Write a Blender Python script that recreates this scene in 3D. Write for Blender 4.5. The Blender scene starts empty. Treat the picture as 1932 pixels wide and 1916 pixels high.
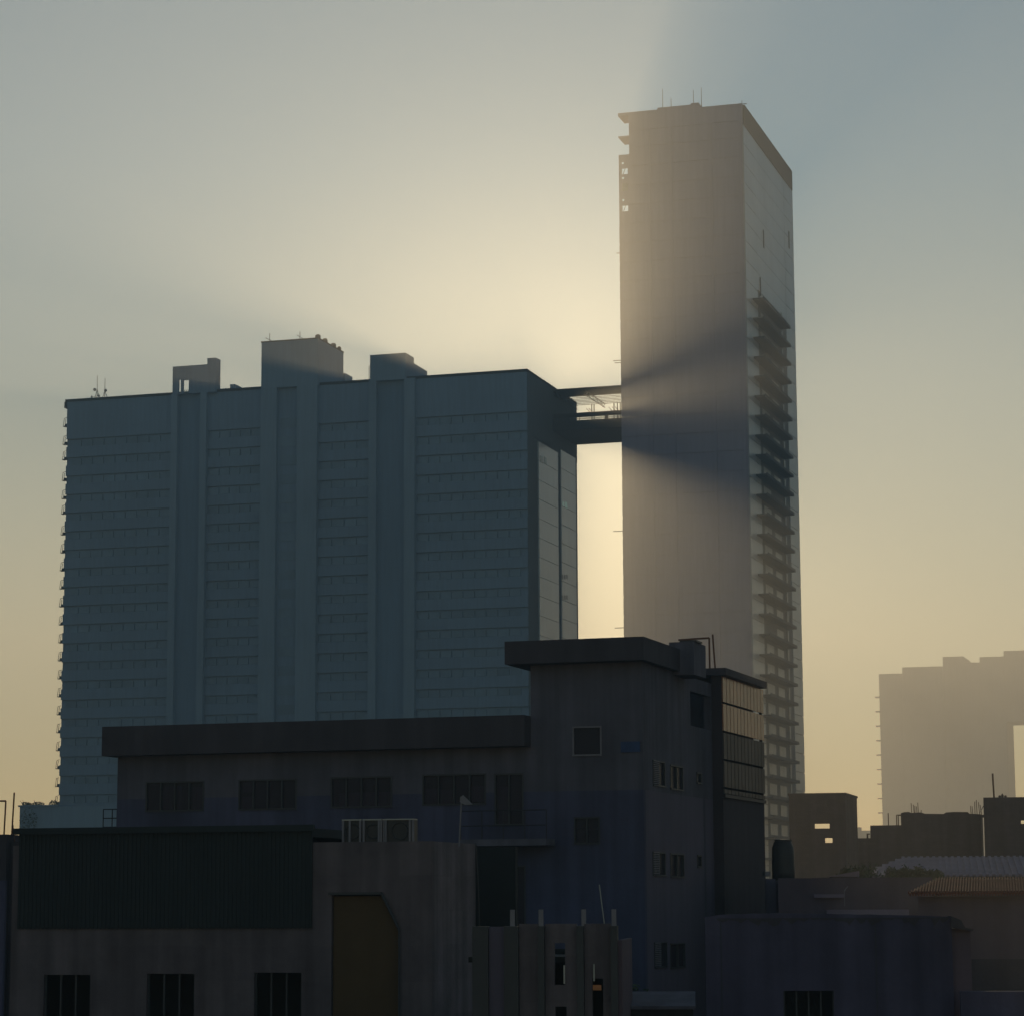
import bpy, math, random
from mathutils import Matrix, Vector
random.seed(7)
R = math.radians
S = bpy.context.scene
COL = S.collection

# ------------------------------------------------------------------ camera
CAM_Z = 9.0
FPX, PW, PH = 4865.0, 1932.0, 1916.0          # focal length and size of the picture in reference pixels
PITCH, ROLL = R(8.67), 0.0045
cam = bpy.data.cameras.new('camera')
cam.sensor_width = 36.0
cam.lens = 36.0 * FPX / PW
cam.clip_start = 0.5
cam.clip_end = 30000
camo = bpy.data.objects.new('camera', cam)
COL.objects.link(camo)
camo.matrix_world = Matrix.Translation((0, 0, CAM_Z)) @ Matrix.Rotation(R(90) + PITCH, 4, 'X') @ Matrix.Rotation(-ROLL, 4, 'Z')
S.camera = camo

# ------------------------------------------------------------------ light
SUN_EL, SUN_AZ = R(10.68), R(0.58)             # azimuth to the right of +Y
world = bpy.data.worlds.new('World')
S.world = world
world.use_nodes = True
nt = world.node_tree
sky = nt.nodes.new('ShaderNodeTexSky')
sky.sky_type = 'NISHITA'
sky.sun_disc = False
sky.sun_elevation = SUN_EL
sky.sun_rotation = SUN_AZ
sky.altitude = 600
sky.air_density = 1.0
sky.dust_density = 0.1
sky.ozone_density = 2.0
bg = nt.nodes['Background']
bg.inputs['Strength'].default_value = 0.148
tint = nt.nodes.new('ShaderNodeMix'); tint.data_type = 'RGBA'; tint.blend_type = 'MULTIPLY'; tint.inputs[0].default_value = 1
gc = nt.nodes.new('ShaderNodeTexCoord'); gs = nt.nodes.new('ShaderNodeSeparateXYZ'); gr_ = nt.nodes.new('ShaderNodeValToRGB')
nt.links.new(gc.outputs['Generated'], gs.inputs[0]); nt.links.new(gs.outputs[2], gr_.inputs['Fac'])
gr_.color_ramp.elements[0].position = 0.0; gr_.color_ramp.elements[0].color = (1.28, 0.98, 0.64, 1)
gr_.color_ramp.elements[1].position = 0.28; gr_.color_ramp.elements[1].color = (0.92, 1.04, 0.91, 1)
nt.links.new(gr_.outputs[0], tint.inputs[7])
nt.links.new(sky.outputs[0], tint.inputs[6]); nt.links.new(tint.outputs[2], bg.inputs['Color'])
sun = bpy.data.lights.new('sun', 'SUN')
sun.energy = 4.55
sun.angle = R(0.53)
sun.color = (1.0, 0.785, 0.47)
suno = bpy.data.objects.new('sun', sun)
COL.objects.link(suno)
sdir = Vector((math.sin(SUN_AZ) * math.cos(SUN_EL), math.cos(SUN_AZ) * math.cos(SUN_EL), math.sin(SUN_EL)))
suno.rotation_euler = sdir.to_track_quat('Z', 'Y').to_euler()
suno.location = (0, -20, 60)
S.view_settings.view_transform = 'Standard'
S.view_settings.look = 'None'
S.view_settings.exposure = -1.0
S.view_settings.gamma = 1.0
S.render.engine = 'CYCLES'
S.cycles.volume_bounces = 0
S.cycles.max_bounces = 6
S.cycles.sample_clamp_indirect = 4
S.cycles.use_denoising = True

# ------------------------------------------------------------------ measuring helpers
def ray(px, py):
    a = px - PW / 2; b = PH / 2 - py
    c, s = math.cos(ROLL), math.sin(ROLL)
    x = a * c + b * s; z = -a * s + b * c
    cp, sp = math.cos(PITCH), math.sin(PITCH)
    return (x, FPX * cp - z * sp, FPX * sp + z * cp)

def at(px, py, Y):
    r = ray(px, py); k = Y / r[1]
    return Vector((r[0] * k, Y, CAM_Z + r[2] * k))

class Frame:
    """ground frame of a building: x along its front (to the right), y into its depth, z up"""
    def __init__(s, px, py, Y, deg):
        p = at(px, py, Y)
        s.A = R(deg); s.o = Vector((p.x, p.y))
        s.u = Vector((math.cos(s.A), -math.sin(s.A))); s.v = Vector((math.sin(s.A), math.cos(s.A)))
    def f(s, px, py, v=0.0):                  # hit on the plane y = v -> (x, z)
        r = ray(px, py); rx, ry = r[0], r[1]
        k = (s.o.dot(s.v) + v) / (rx * s.v.x + ry * s.v.y)
        return (rx * k - s.o.x) * s.u.x + (ry * k - s.o.y) * s.u.y, CAM_Z + r[2] * k
    def s(s, px, py, u=0.0):                  # hit on the plane x = u -> (y, z)
        r = ray(px, py); rx, ry = r[0], r[1]
        k = (s.o.dot(s.u) + u) / (rx * s.u.x + ry * s.u.y)
        return (rx * k - s.o.x) * s.v.x + (ry * k - s.o.y) * s.v.y, CAM_Z + r[2] * k
    def g(s, x, y, z=0.0):                    # local -> world
        p = s.o + s.u * x + s.v * y
        return Vector((p.x, p.y, z))

# ------------------------------------------------------------------ materials
def mat(name, col, rough=0.85, var=0.18, scale=0.35, spec=0.3, metal=0.0, bump=0.0, streak=0.0, emit=None, es=0.0):
    m = bpy.data.materials.new(name); m.use_nodes = True
    n, l = m.node_tree.nodes, m.node_tree.links
    p = n['Principled BSDF']
    p.inputs['Roughness'].default_value = rough
    p.inputs['Metallic'].default_value = metal
    p.inputs['Specular IOR Level'].default_value = spec
    tc = n.new('ShaderNodeTexCoord')
    nz = n.new('ShaderNodeTexNoise'); nz.inputs['Scale'].default_value = scale; nz.inputs['Detail'].default_value = 8
    nz.inputs['Roughness'].default_value = 0.65
    l.new(tc.outputs['Object'], nz.inputs['Vector'])
    cr = n.new('ShaderNodeValToRGB')
    cr.color_ramp.elements[0].position = 0.3; cr.color_ramp.elements[1].position = 0.7
    cr.color_ramp.elements[0].color = tuple(c * (1 - var) for c in col) + (1,)
    cr.color_ramp.elements[1].color = tuple(min(1, c * (1 + var)) for c in col) + (1,)
    l.new(nz.outputs['Fac'], cr.inputs['Fac'])
    out = cr.outputs['Color']
    if streak:
        mp = n.new('ShaderNodeMapping'); mp.inputs['Scale'].default_value = (2.2, 2.2, 0.12)
        n2 = n.new('ShaderNodeTexNoise'); n2.inputs['Scale'].default_value = 1.0; n2.inputs['Detail'].default_value = 5
        l.new(tc.outputs['Object'], mp.inputs['Vector']); l.new(mp.outputs[0], n2.inputs['Vector'])
        r2 = n.new('ShaderNodeValToRGB'); r2.color_ramp.elements[0].position = 0.38; r2.color_ramp.elements[1].position = 0.62
        r2.color_ramp.elements[0].color = (1 - streak,) * 3 + (1,)
        l.new(n2.outputs['Fac'], r2.inputs['Fac'])
        mx = n.new('ShaderNodeMix'); mx.data_type = 'RGBA'; mx.blend_type = 'MULTIPLY'; mx.inputs[0].default_value = 1
        l.new(out, mx.inputs[6]); l.new(r2.outputs['Color'], mx.inputs[7]); out = mx.outputs[2]
    l.new(out, p.inputs['Base Color'])
    if bump:
        n3 = n.new('ShaderNodeTexNoise'); n3.inputs['Scale'].default_value = 9; n3.inputs['Detail'].default_value = 6
        l.new(tc.outputs['Object'], n3.inputs['Vector'])
        b = n.new('ShaderNodeBump'); b.inputs['Strength'].default_value = bump; b.inputs['Distance'].default_value = 0.03
        l.new(n3.outputs['Fac'], b.inputs['Height']); l.new(b.outputs['Normal'], p.inputs['Normal'])
    if emit:
        p.inputs['Emission Color'].default_value = tuple(emit) + (1,); p.inputs['Emission Strength'].default_value = es
    return m

def block_mat(name, col, mortar, w=0.4, h=0.2):
    m = mat(name, col, var=0.25, scale=0.8, bump=0.4, streak=0.32)
    n, l = m.node_tree.nodes, m.node_tree.links
    p = n['Principled BSDF']; tc = n['Texture Coordinate']
    sep = n.new('ShaderNodeSeparateXYZ'); l.new(tc.outputs['Object'], sep.inputs[0])
    ad = n.new('ShaderNodeMath'); ad.operation = 'ADD'; l.new(sep.outputs[0], ad.inputs[0]); l.new(sep.outputs[1], ad.inputs[1])
    cb = n.new('ShaderNodeCombineXYZ'); l.new(ad.outputs[0], cb.inputs[0]); l.new(sep.outputs[2], cb.inputs[1])
    br = n.new('ShaderNodeTexBrick'); br.inputs['Scale'].default_value = 1.0
    br.inputs['Brick Width'].default_value = w; br.inputs['Row Height'].default_value = h; br.inputs['Mortar Size'].default_value = 0.014
    br.inputs['Color1'].default_value = (1, 1, 1, 1); br.inputs['Color2'].default_value = (0.78, 0.78, 0.8, 1); br.inputs['Mortar'].default_value = (mortar,) * 3 + (1,)
    l.new(cb.outputs[0], br.inputs['Vector'])
    mx = n.new('ShaderNodeMix'); mx.data_type = 'RGBA'; mx.blend_type = 'MULTIPLY'; mx.inputs[0].default_value = 1
    l.new(p.inputs['Base Color'].links[0].from_socket, mx.inputs[6]); l.new(br.outputs['Color'], mx.inputs[7])
    l.new(mx.outputs[2], p.inputs['Base Color'])
    return m

M = {}
M['render_dark'] = mat('weathered_render', (0.272, 0.373, 0.492), streak=0.12, scale=0.06, var=0.1)
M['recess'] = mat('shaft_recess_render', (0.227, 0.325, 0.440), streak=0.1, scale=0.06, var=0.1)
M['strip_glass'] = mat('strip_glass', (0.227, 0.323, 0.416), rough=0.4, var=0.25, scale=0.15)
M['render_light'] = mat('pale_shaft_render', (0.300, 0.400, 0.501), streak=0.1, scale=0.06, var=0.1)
M['clad_dark'] = mat('dark_cladding', (0.06, 0.06, 0.07), streak=0.1, scale=0.08)
M['clad_pale'] = mat('pale_cladding', (0.800, 0.860, 0.860), rough=0.25, spec=1.0, streak=0.06, scale=0.08, var=0.08)
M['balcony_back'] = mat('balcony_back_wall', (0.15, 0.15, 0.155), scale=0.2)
M['crown'] = mat('crown_cladding', (0.12, 0.17, 0.20), streak=0.12, scale=0.06)
M['glass_dark'] = mat('dark_glass', (0.03, 0.035, 0.04), rough=0.12, spec=0.6, var=0.4)
M['glass_pale'] = mat('curtained_glass', (0.36, 0.345, 0.33), rough=0.4, var=0.35, scale=0.25, spec=0.5)
M['tower'] = mat('tower_concrete', (0.385, 0.350, 0.440), streak=0.08, scale=0.05, var=0.1)
M['tower_side'] = mat('tower_side_panel', (0.400, 0.420, 0.460), rough=0.35, spec=0.6, streak=0.12, scale=0.08)
M['steel'] = mat('dark_steel', (0.06, 0.055, 0.06), rough=0.55, metal=0.6, scale=2)
M['steel_pale'] = mat('galvanised_steel', (0.34, 0.34, 0.33), rough=0.45, metal=0.4, scale=2)
M['sheet'] = mat('roof_sheet', (0.10, 0.09, 0.11), rough=0.5, scale=0.5)
M['bright_pane'] = mat('bright_window', (0.4, 0.5, 0.45), emit=(0.55, 0.8, 0.68), es=0.45)  # pale green panes with a low emission
M['blue'] = mat('blue_paint', (0.083, 0.083, 0.144), scale=0.25, streak=0.28, bump=0.3, var=0.3)
M['blue_wall'] = mat('faded_blue_paint', (0.089, 0.077, 0.124), scale=0.4, streak=0.28, bump=0.35, var=0.3)
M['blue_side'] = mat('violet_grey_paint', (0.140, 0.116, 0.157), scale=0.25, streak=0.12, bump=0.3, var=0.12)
M['grey_wall'] = mat('grey_paint', (0.122, 0.112, 0.143), scale=0.3, streak=0.28, bump=0.3, var=0.3)
M['fascia'] = mat('fascia_render', (0.071, 0.060, 0.072), scale=0.4, streak=0.2, bump=0.3)
M['poly'] = mat('translucent_sheeting', (0.613, 0.292, 0.173), rough=0.22, spec=0.8, scale=0.5, streak=0.25, var=0.25)
M['poly2'] = mat('darker_sheeting', (0.15, 0.115, 0.10), rough=0.5, spec=0.3, scale=0.5, streak=0.25, var=0.25)  # darker, duller copy of the sheeting for the lower rows
M['annex_paint'] = mat('dark_annex_paint', (0.066, 0.051, 0.059), scale=0.4, streak=0.15, bump=0.3)
M['white'] = mat('white_paint', (0.218, 0.198, 0.218), rough=0.7, scale=1.5)
M['sky_white'] = mat('bright_white', (0.8, 0.75, 0.75), rough=0.7, scale=1.5)
M['frame'] = mat('window_frame', (0.05, 0.05, 0.055), rough=0.5)
M['curtain_or_sunlight'] = mat('curtain_cloth', (0.372, 0.228, 0.445), rough=0.9, scale=1.2, streak=0.2)
M['interior'] = mat('dark_interior', (0.03, 0.03, 0.03))
M['green'] = mat('green_sheeting', (0.025, 0.032, 0.035), scale=0.3, streak=0.12, rough=0.8, var=0.15)
M['beige'] = block_mat('concrete_block', (0.165, 0.132, 0.142), 0.86, 1.6, 0.8)
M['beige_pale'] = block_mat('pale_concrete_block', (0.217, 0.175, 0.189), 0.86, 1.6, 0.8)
M['yellow'] = mat('yellow_door_paint', (0.095, 0.058, 0.026), scale=0.6, streak=0.1, var=0.15)
M['brown'] = mat('brown_wall', (0.132, 0.092, 0.112), scale=0.4, streak=0.12, bump=0.3)
M['tile'] = mat('clay_tile', (0.144, 0.040, 0.027), scale=1.8, var=0.4, spec=0.15)
M['zinc'] = mat('corrugated_zinc', (0.231, 0.174, 0.224), scale=0.6, rough=0.7, var=0.2, spec=0.15)
M['concrete'] = block_mat('raw_blockwork', (0.085, 0.063, 0.073), 0.8, 0.45, 0.22)
M['tank'] = mat('tank_plastic', (0.05, 0.045, 0.045), rough=0.5)
M['rust'] = mat('rusty_steel', (0.16, 0.07, 0.04), rough=0.8, scale=5)
M['bark'] = mat('bark', (0.07, 0.055, 0.04), scale=4)
M['leaf'] = mat('leaf', (0.05, 0.07, 0.035), scale=2.5, var=0.5)
M['ground'] = mat('ground', (0.10, 0.09, 0.08), scale=0.05, var=0.3)
M['orange'] = mat('painted_window_glow', (0.5, 0.2, 0.08), scale=3)
M['sign_blue'] = mat('blue_sign', (0.045, 0.072, 0.160), scale=3)
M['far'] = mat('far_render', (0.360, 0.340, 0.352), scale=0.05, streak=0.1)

for k_, f_ in (('poly', 0.25), ('poly2', 0.2)):
    t_ = M[k_].node_tree; pr = t_.nodes['Principled BSDF']; tl = t_.nodes.new('ShaderNodeBsdfTranslucent'); ms = t_.nodes.new('ShaderNodeMixShader')
    ms.inputs[0].default_value = f_; t_.links.new(pr.inputs['Base Color'].links[0].from_socket, tl.inputs['Color'])
    t_.links.new(pr.outputs[0], ms.inputs[1]); t_.links.new(tl.outputs[0], ms.inputs[2]); t_.links.new(ms.outputs[0], t_.nodes['Material Output'].inputs['Surface'])

# ------------------------------------------------------------------ mesh helpers
class MB:
    def __init__(s): s.v = []; s.f = []
    def box(s, x0, x1, y0, y1, z0, z1):
        if x1 < x0: x0, x1 = x1, x0
        if y1 < y0: y0, y1 = y1, y0
        if z1 < z0: z0, z1 = z1, z0
        b = len(s.v)
        s.v += [(x0, y0, z0), (x1, y0, z0), (x1, y1, z0), (x0, y1, z0), (x0, y0, z1), (x1, y0, z1), (x1, y1, z1), (x0, y1, z1)]
        s.f += [(b, b+3, b+2, b+1), (b+4, b+5, b+6, b+7), (b, b+1, b+5, b+4), (b+1, b+2, b+6, b+5), (b+2, b+3, b+7, b+6), (b+3, b, b+4, b+7)]
        return s
    def prism(s, poly, a0, a1, axis='y'):     # poly of (x,z) along y, or (y,z) along x, or (x,y) along z
        b = len(s.v); n = len(poly)
        for a in (a0, a1):
            for p, q in poly:
                s.v.append((p, a, q) if axis == 'y' else (a, p, q) if axis == 'x' else (p, q, a))
        s.f.append(tuple(range(b, b+n))); s.f.append(tuple(range(b+2*n-1, b+n-1, -1)))
        for i in range(n):
            j = (i+1) % n
            s.f.append((b+i, b+n+i, b+n+j, b+j))
        return s
    def tube(s, p, q, r, r2=None, n=8, caps=True):
        p, q = Vector(p), Vector(q); r2 = r if r2 is None else r2
        d = (q-p).normalized(); t = Vector((0, 0, 1)) if abs(d.z) < 0.9 else Vector((1, 0, 0))
        a = d.cross(t).normalized(); c = d.cross(a); b = len(s.v)
        for o, rr in ((p, r), (q, r2)):
            for i in range(n):
                w = 2*math.pi*i/n; s.v.append(tuple(o + a*math.cos(w)*rr + c*math.sin(w)*rr))
        for i in range(n):
            j = (i+1) % n; s.f.append((b+i, b+j, b+n+j, b+n+i))
        if caps: s.f.append(tuple(range(b+n-1, b-1, -1))); s.f.append(tuple(range(b+n, b+2*n)))
        return s
    def lathe(s, c, prof, n=20):
        b = len(s.v)
        for r, z in prof:
            for i in range(n):
                w = 2*math.pi*i/n; s.v.append((c[0]+r*math.cos(w), c[1]+r*math.sin(w), c[2]+z))
        for k in range(len(prof)-1):
            for i in range(n):
                j = (i+1) % n; s.f.append((b+k*n+i, b+k*n+j, b+(k+1)*n+j, b+(k+1)*n+i))
        s.f.append(tuple(range(b+n-1, b-1, -1))); e = b+(len(prof)-1)*n; s.f.append(tuple(range(e, e+n)))
        return s
    def wall(s, a0, a1, z0, z1, d0, d1, holes, axis='x'):
        """wall slab with rectangular through-openings; axis = direction it runs in, d0..d1 its thickness"""
        zs = sorted({z0, z1, *[min(max(h[i], z0), z1) for h in holes for i in (2, 3)]})
        for k in range(len(zs)-1):
            za, zb = zs[k], zs[k+1]
            if zb-za < 1e-5: continue
            cut = sorted((max(h[0], a0), min(h[1], a1)) for h in holes if h[2] < zb-1e-6 and h[3] > za+1e-6)
            x = a0
            for h0, h1 in cut + [(a1, a1)]:
                if h0 > x+1e-6:
                    if axis == 'x': s.box(x, h0, d0, d1, za, zb)
                    else: s.box(d0, d1, x, h0, za, zb)
                x = max(x, h1)
        return s
    def build(s, name, m, parent=None):
        me = bpy.data.meshes.new(name); me.from_pydata(s.v, [], s.f); me.validate(); me.update()
        o = bpy.data.objects.new(name, me); me.materials.append(M[m] if isinstance(m, str) else m)
        COL.objects.link(o)
        if parent: o.parent = parent
        return o

def tag(o, label=None, cat=None, group=None, kind=None):
    if label: o['label'] = label
    if cat: o['category'] = cat
    if group: o['group'] = group
    if kind: o['kind'] = kind
    return o

def root(name, label, cat, fr=None, loc=None, group=None):
    o = bpy.data.objects.new(name, None); COL.objects.link(o)
    if fr is not None:
        o.location = (fr.o.x, fr.o.y, 0); o.rotation_euler = (0, 0, -fr.A)
    if loc is not None: o.location = loc
    o.empty_display_size = 1
    return tag(o, label, cat, group)

def copy_part(o, parent, loc=None):
    c = o.copy(); COL.objects.link(c); c.parent = parent
    if loc is not None: c.location = loc
    for ch in o.children:
        d = ch.copy(); COL.objects.link(d); d.parent = c
    return c

def smooth(o):
    for p in o.data.polygons: p.use_smooth = True
    return o

# ------------------------------------------------------------------ ground and air
tag(MB().box(-1900, 1900, -90, 1500, -0.5, 0).build('ground', 'ground'), kind='structure')

hz = MB().box(-2000, 2000, -100, 1600, -1.5, 167).build('haze', 'ground')
tag(hz, kind='stuff')
hm = bpy.data.materials.new('haze'); hm.use_nodes = True
hn = hm.node_tree.nodes; hn.clear()
ho = hn.new('ShaderNodeOutputMaterial'); hv = hn.new('ShaderNodeVolumePrincipled')
# two-lobed scattering of hazy air: a broad lobe and a narrow forward one, both of even density
hw = hn.new('ShaderNodeVolumePrincipled'); ha = hn.new('ShaderNodeAddShader')
for v_, g_, d_, c_ in ((hv, 0.50, 0.00105, (0.93, 0.90, 0.84, 1)), (hw, 0.90, 0.000072, (0.95, 0.80, 0.86, 1))):
    v_.inputs['Color'].default_value = c_
    v_.inputs['Density'].default_value = d_
    v_.inputs['Anisotropy'].default_value = g_
hm.node_tree.links.new(hv.outputs[0], ha.inputs[0]); hm.node_tree.links.new(hw.outputs[0], ha.inputs[1])
hm.node_tree.links.new(ha.outputs[0], ho.inputs['Volume'])
hz.data.materials.clear(); hz.data.materials.append(hm)

# ------------------------------------------------------------------ the wide slab block
B = Frame(127, 757, 459, 17.0)
BW = B.f(994, 800)[0]
BZ = (B.f(127, 757)[1] + B.f(990, 703)[1]) / 2
BD = B.s(1088, 900, BW)[0]
blk = root('residential_block', 'very wide dark slab block with three boxes on its roof, left of the tall tower', 'building', B)
FL = 3.36
zf = [BZ - 1.6 - FL * k for k in range(1, 28)]        # storey lines
def bu(px, py=1000, v=0): return B.f(px, py, v)[0]
shafts = [(323, 390, 335, 378), (493, 600, 523, 562), (698, 785, 712, 765)]
bays = [(127, 323), (390, 493), (600, 698), (785, 990)]
# body with projecting storey bands
w = MB().box(0, BW, 0.4, BD, 0, BZ)
for a, b in bays:
    u0 = 0 if a == 127 else bu(a); u1 = BW if b == 990 else bu(b)
    w.box(u0, u1, 0, 0.4, BZ - 5.0, BZ)
    for z in zf:
        w.box(u0, u1, 0.0, 0.4, z - 1.9 if z < zf[0] else z - 1.9, z - 0.0) if z > 2 else None
w.build('wall', 'render_dark', blk)
sh = None
for a, b, c, d in shafts:
    s1 = MB().box(bu(a), bu(c), -0.9, 0.4, 0, BZ + 0.02)
    s1.box(bu(d), bu(b), -0.9, 0.4, 0, BZ + 0.02)
    s1.build('shaft_fin', 'render_light', blk)
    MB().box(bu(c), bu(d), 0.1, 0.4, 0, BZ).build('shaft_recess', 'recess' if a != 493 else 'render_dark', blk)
# window strips, one per bay and storey
for a, b in bays:
    u0 = 0.8 if a == 127 else bu(a) + 0.2; u1 = BW - 1.2 if b == 990 else bu(b) - 0.2
    for k, z in enumerate(zf[:22]):
        g = MB(); n = max(2, round((u1 - u0) / 2.1)); st = (u1 - u0) / n
        for i in range(n): g.box(u0 + st*i + 0.12, u0 + st*(i+1) - 0.12, 0.18, 0.39, z + 0.05, z + FL - 2.2)
        g.build('window_strip', 'strip_glass', blk)
for k, z in enumerate(zf[:20]):
    MB().box(bu(527), bu(558), 0.02, 0.1, z - 2.2, z - 0.5).build('stair_window', 'strip_glass', blk)
# parapet cap
pc = MB().box(-0.35, BW + 0.15, -0.15, 0.4, BZ, BZ + 0.45)
pc.box(BW - 0.25, BW + 0.15, 0.4, BD, BZ, BZ + 0.45)
pc.box(-0.35, 0.1, 0.4, BD, BZ, BZ + 0.45)
pc.box(-0.5, 0.0, -0.15, 2.0, BZ - 1.1, BZ)
pc.build('parapet', 'clad_dark', blk)
# side face: dark cladding above, pale panels below
v0, v1 = B.s(1014, 900, BW)[0], B.s(1050, 900, BW)[0]
v2, v3 = B.s(1056, 900, BW)[0], B.s(1083, 900, BW)[0]
ztop = B.s(1030, 843, BW)[1]
ztop2 = B.s(1068, 856, BW)[1]
MB().box(BW, BW + 0.12, 0.35, BD, ztop + 0.4, BZ).build('crown_cladding', 'crown', blk)
MB().box(BW, BW + 0.06, 0.35, BD, 0, ztop + 0.4).build('side_cladding', 'crown', blk)
for va, vb, zt in ((v0, v1, ztop), (v2, v3, ztop2)):
    p = MB(); z = zt; n = 0
    while z > 3:
        p.box(BW + 0.06, BW + 0.30, va, vb, z - FL + 0.09, z); z -= FL
    p.build('side_panel', 'clad_pale', blk)
def side_win(px0, px1, py0, py1, m, name='side_window'):
    a, za = B.s(px0, py1, BW + 0.3); b, zb = B.s(px1, py0, BW + 0.3)
    MB().box(BW + 0.30, BW + 0.34, a, b, za, zb).build(name, m, blk)
side_win(1019, 1023.5, 862, 872, 'glass_dark'); side_win(1026.5, 1031, 864, 874, 'glass_dark')
side_win(1061, 1064, 947, 954, 'bright_pane', 'bright_window'); side_win(1066, 1070, 948, 957, 'bright_pane', 'bright_window')
for py in (1084, 1123):
    for px in (1060, 1064.5, 1069): side_win(px, px + 2.4, py, py + 7, 'glass_pale')
# service ledges down the left edge
lm = MB().box(-0.75, 0, 0.0, 0.7, 0, 0.12).tube((-0.72, 0.05, 0.1), (-0.55, 0.05, 1.5), 0.05, n=5).tube((-0.55, 0.05, 1.5), (0, 0.05, 1.65), 0.05, n=5).tube((-0.72, 0.65, 0.1), (-0.55, 0.65, 1.5), 0.05, n=5).box(-0.45, -0.05, 0.2, 0.6, 0.12, 0.55)
l0 = lm.build('service_ledge', 'steel', blk)
for k in range(22):
    z = B.f(120, 800 + 33.9*k)[1] - 0.5
    if k in (2, 5): z += 0.5
    o = l0 if k == 0 else copy_part(l0, blk)
    o.location = (0, 0, z)
# roof boxes
VF = -0.93
u0, z0 = B.f(326, 692, VF); u1 = bu(407, 690, VF); zt = B.f(326, 692, VF)[1]; um = bu(391, 690, VF)
h = [(bu(337, 730, VF), bu(341, 730, VF), BZ + 0.02, B.f(340, 716, VF)[1]), (bu(345.5, 730, VF), bu(356, 730, VF), BZ + 0.02, B.f(350, 717, VF)[1])]
rb = MB().wall(u0, um, BZ - 0.1, zt, VF, VF + 0.4, h).box(um, u1, VF, 1.2, BZ - 0.1, B.f(400, 680, 1)[1]).box(bu(359, 730, VF), um, VF + 0.4, 1.1, BZ - 0.1, zt - 0.02)
rb.build('roof_room', 'render_dark', blk)
rl = MB()
for px in (347, 350.5, 354): rl.tube((bu(px, 730, 1), 1.4, BZ), (bu(px, 730, 1), 1.4, BZ + 1.0), 0.04, n=5)
rl.tube((bu(345, 730, 1), 1.4, BZ + 1.0), (bu(356, 730, 1), 1.4, BZ + 1.0), 0.04, n=5).build('roof_railing', 'steel', blk)
r2 = MB().box(bu(414, 730, 3), bu(434, 730, 3), 3, 5, BZ, B.f(425, 733, 3)[1]).box(bu(434, 730, 3), bu(443, 730, 3), 3, 6, BZ, B.f(440, 725, 3)[1])
r2.build('vent_housing', 'render_dark', blk)
ua, ub = bu(493, 700, VF), bu(600, 700, VF); z2 = B.f(540, 643.5, VF)[1]; vb = B.s(648, 690, ub)[0]
MB().box(ua, ub, VF, vb, BZ - 0.1, z2).box(ua, ub + 0.3, vb, B.s(662, 715, ub)[0], BZ - 0.1, B.s(655, 708, ub)[1]).build('roof_room', 'render_light', blk)
MB().box(ua - 0.1, ub + 0.1, VF - 0.1, vb, z2, z2 + 0.2).build('roof_room_cap', 'clad_dark', blk)
ub2 = ub - 0.9
for px, r in ((597, 0.5), (613, 0.5), (629, 0.52), (640, 0.4)):
    vv = B.s(px, 650, ub2)[0]
    smooth(MB().lathe((ub2, max(vv, 1.2), z2 + 0.2), [(r, 0), (r, 0.75), (r*0.75, 0.98), (r*0.2, 1.08)], 12).build('roof_tank', 'tank', blk))
ua, ub = bu(698, 700, VF), bu(765, 700, VF); z3 = B.f(730, 668, VF)[1]
va, vb = B.s(781, 680, ub)[0], B.s(806, 706, ub)[0]
MB().box(ua, ub, VF, va, BZ - 0.1, z3).box(ua, ub, va, vb, BZ - 0.1, B.s(790, 691, ub)[1]).build('roof_room', 'render_light', blk)
MB().box(bu(813, 712, 4), bu(819, 712, 4), 4, 4.6, BZ, BZ + 1.1).build('vent_housing', 'tank', blk)

def dish_mast(px, pyb, pyt, v, label, dishes, legs=True):
    u, zb = B.f(px, pyb, v); zt = B.f(px, pyt, v)[1]
    o = root('antenna_mast', label, 'antenna', B, group='antenna masts on the wide block')
    o.location = B.g(u, v, BZ)
    MB().tube((0, 0, 0), (0, 0, zt - BZ), 0.07, 0.04, 6).build('pole', 'steel', o)
    if legs:
        for dx in (-0.9, 0.8):
            MB().tube((dx, 0.3, 0), (0, 0, (zt - BZ)*0.5), 0.05, n=5).build('brace', 'steel', o)
    for dz, dx, r in dishes:
        MB().tube((dx, -0.1, dz), (dx + 0.15, -0.35, dz), r, r*0.7, 10).tube((dx, -0.1, dz), (0, 0, dz), 0.03, n=4).build('dish', 'steel_pale', o)
dish_mast(183, 753, 709, 3, 'taller dish mast at the left end of the wide block roof', [(2.6, -0.45, 0.3), (1.3, -1.0, 0.2), (1.4, 0.4, 0.25)])
dish_mast(197.5, 752, 714, 3, 'shorter dish mast just right of the taller one on the wide block roof', [(2.3, 0.2, 0.3)])
def aerial(px, pyb, pyt, v, zb, a, b, label):
    u, zt = B.f(px, pyt, v)
    o = root('roof_aerial', label, 'antenna', B, group='antenna masts on the wide block'); o.location = B.g(u, v, zb)
    MB().tube((0, 0, 0), (0, 0, zt - zb), 0.055, n=6).build('pole', 'steel', o)
    bm_ = MB().tube(a, b, 0.055, n=6)
    for t in (0.15, 0.5, 0.85):
        c = Vector(a).lerp(Vector(b), t); bm_.tube(c - Vector((0, 0.7, 0)), c + Vector((0, 0.7, 0)), 0.03, n=4)
    bm_.build('boom', 'steel', o)
aerial(509, 645, 629, 1.2, z2 + 0.2, (-0.8, 0, 1.15), (1.1, 0, 0.1), 'slanted yagi aerial on the left of the tallest roof box')
aerial(566, 640, 626, 1.2, z2 + 0.2, (-0.6, 0, 1.25), (1.4, 0, -0.0), 'slanted yagi aerial nearer the tanks on the tallest roof box')
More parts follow.
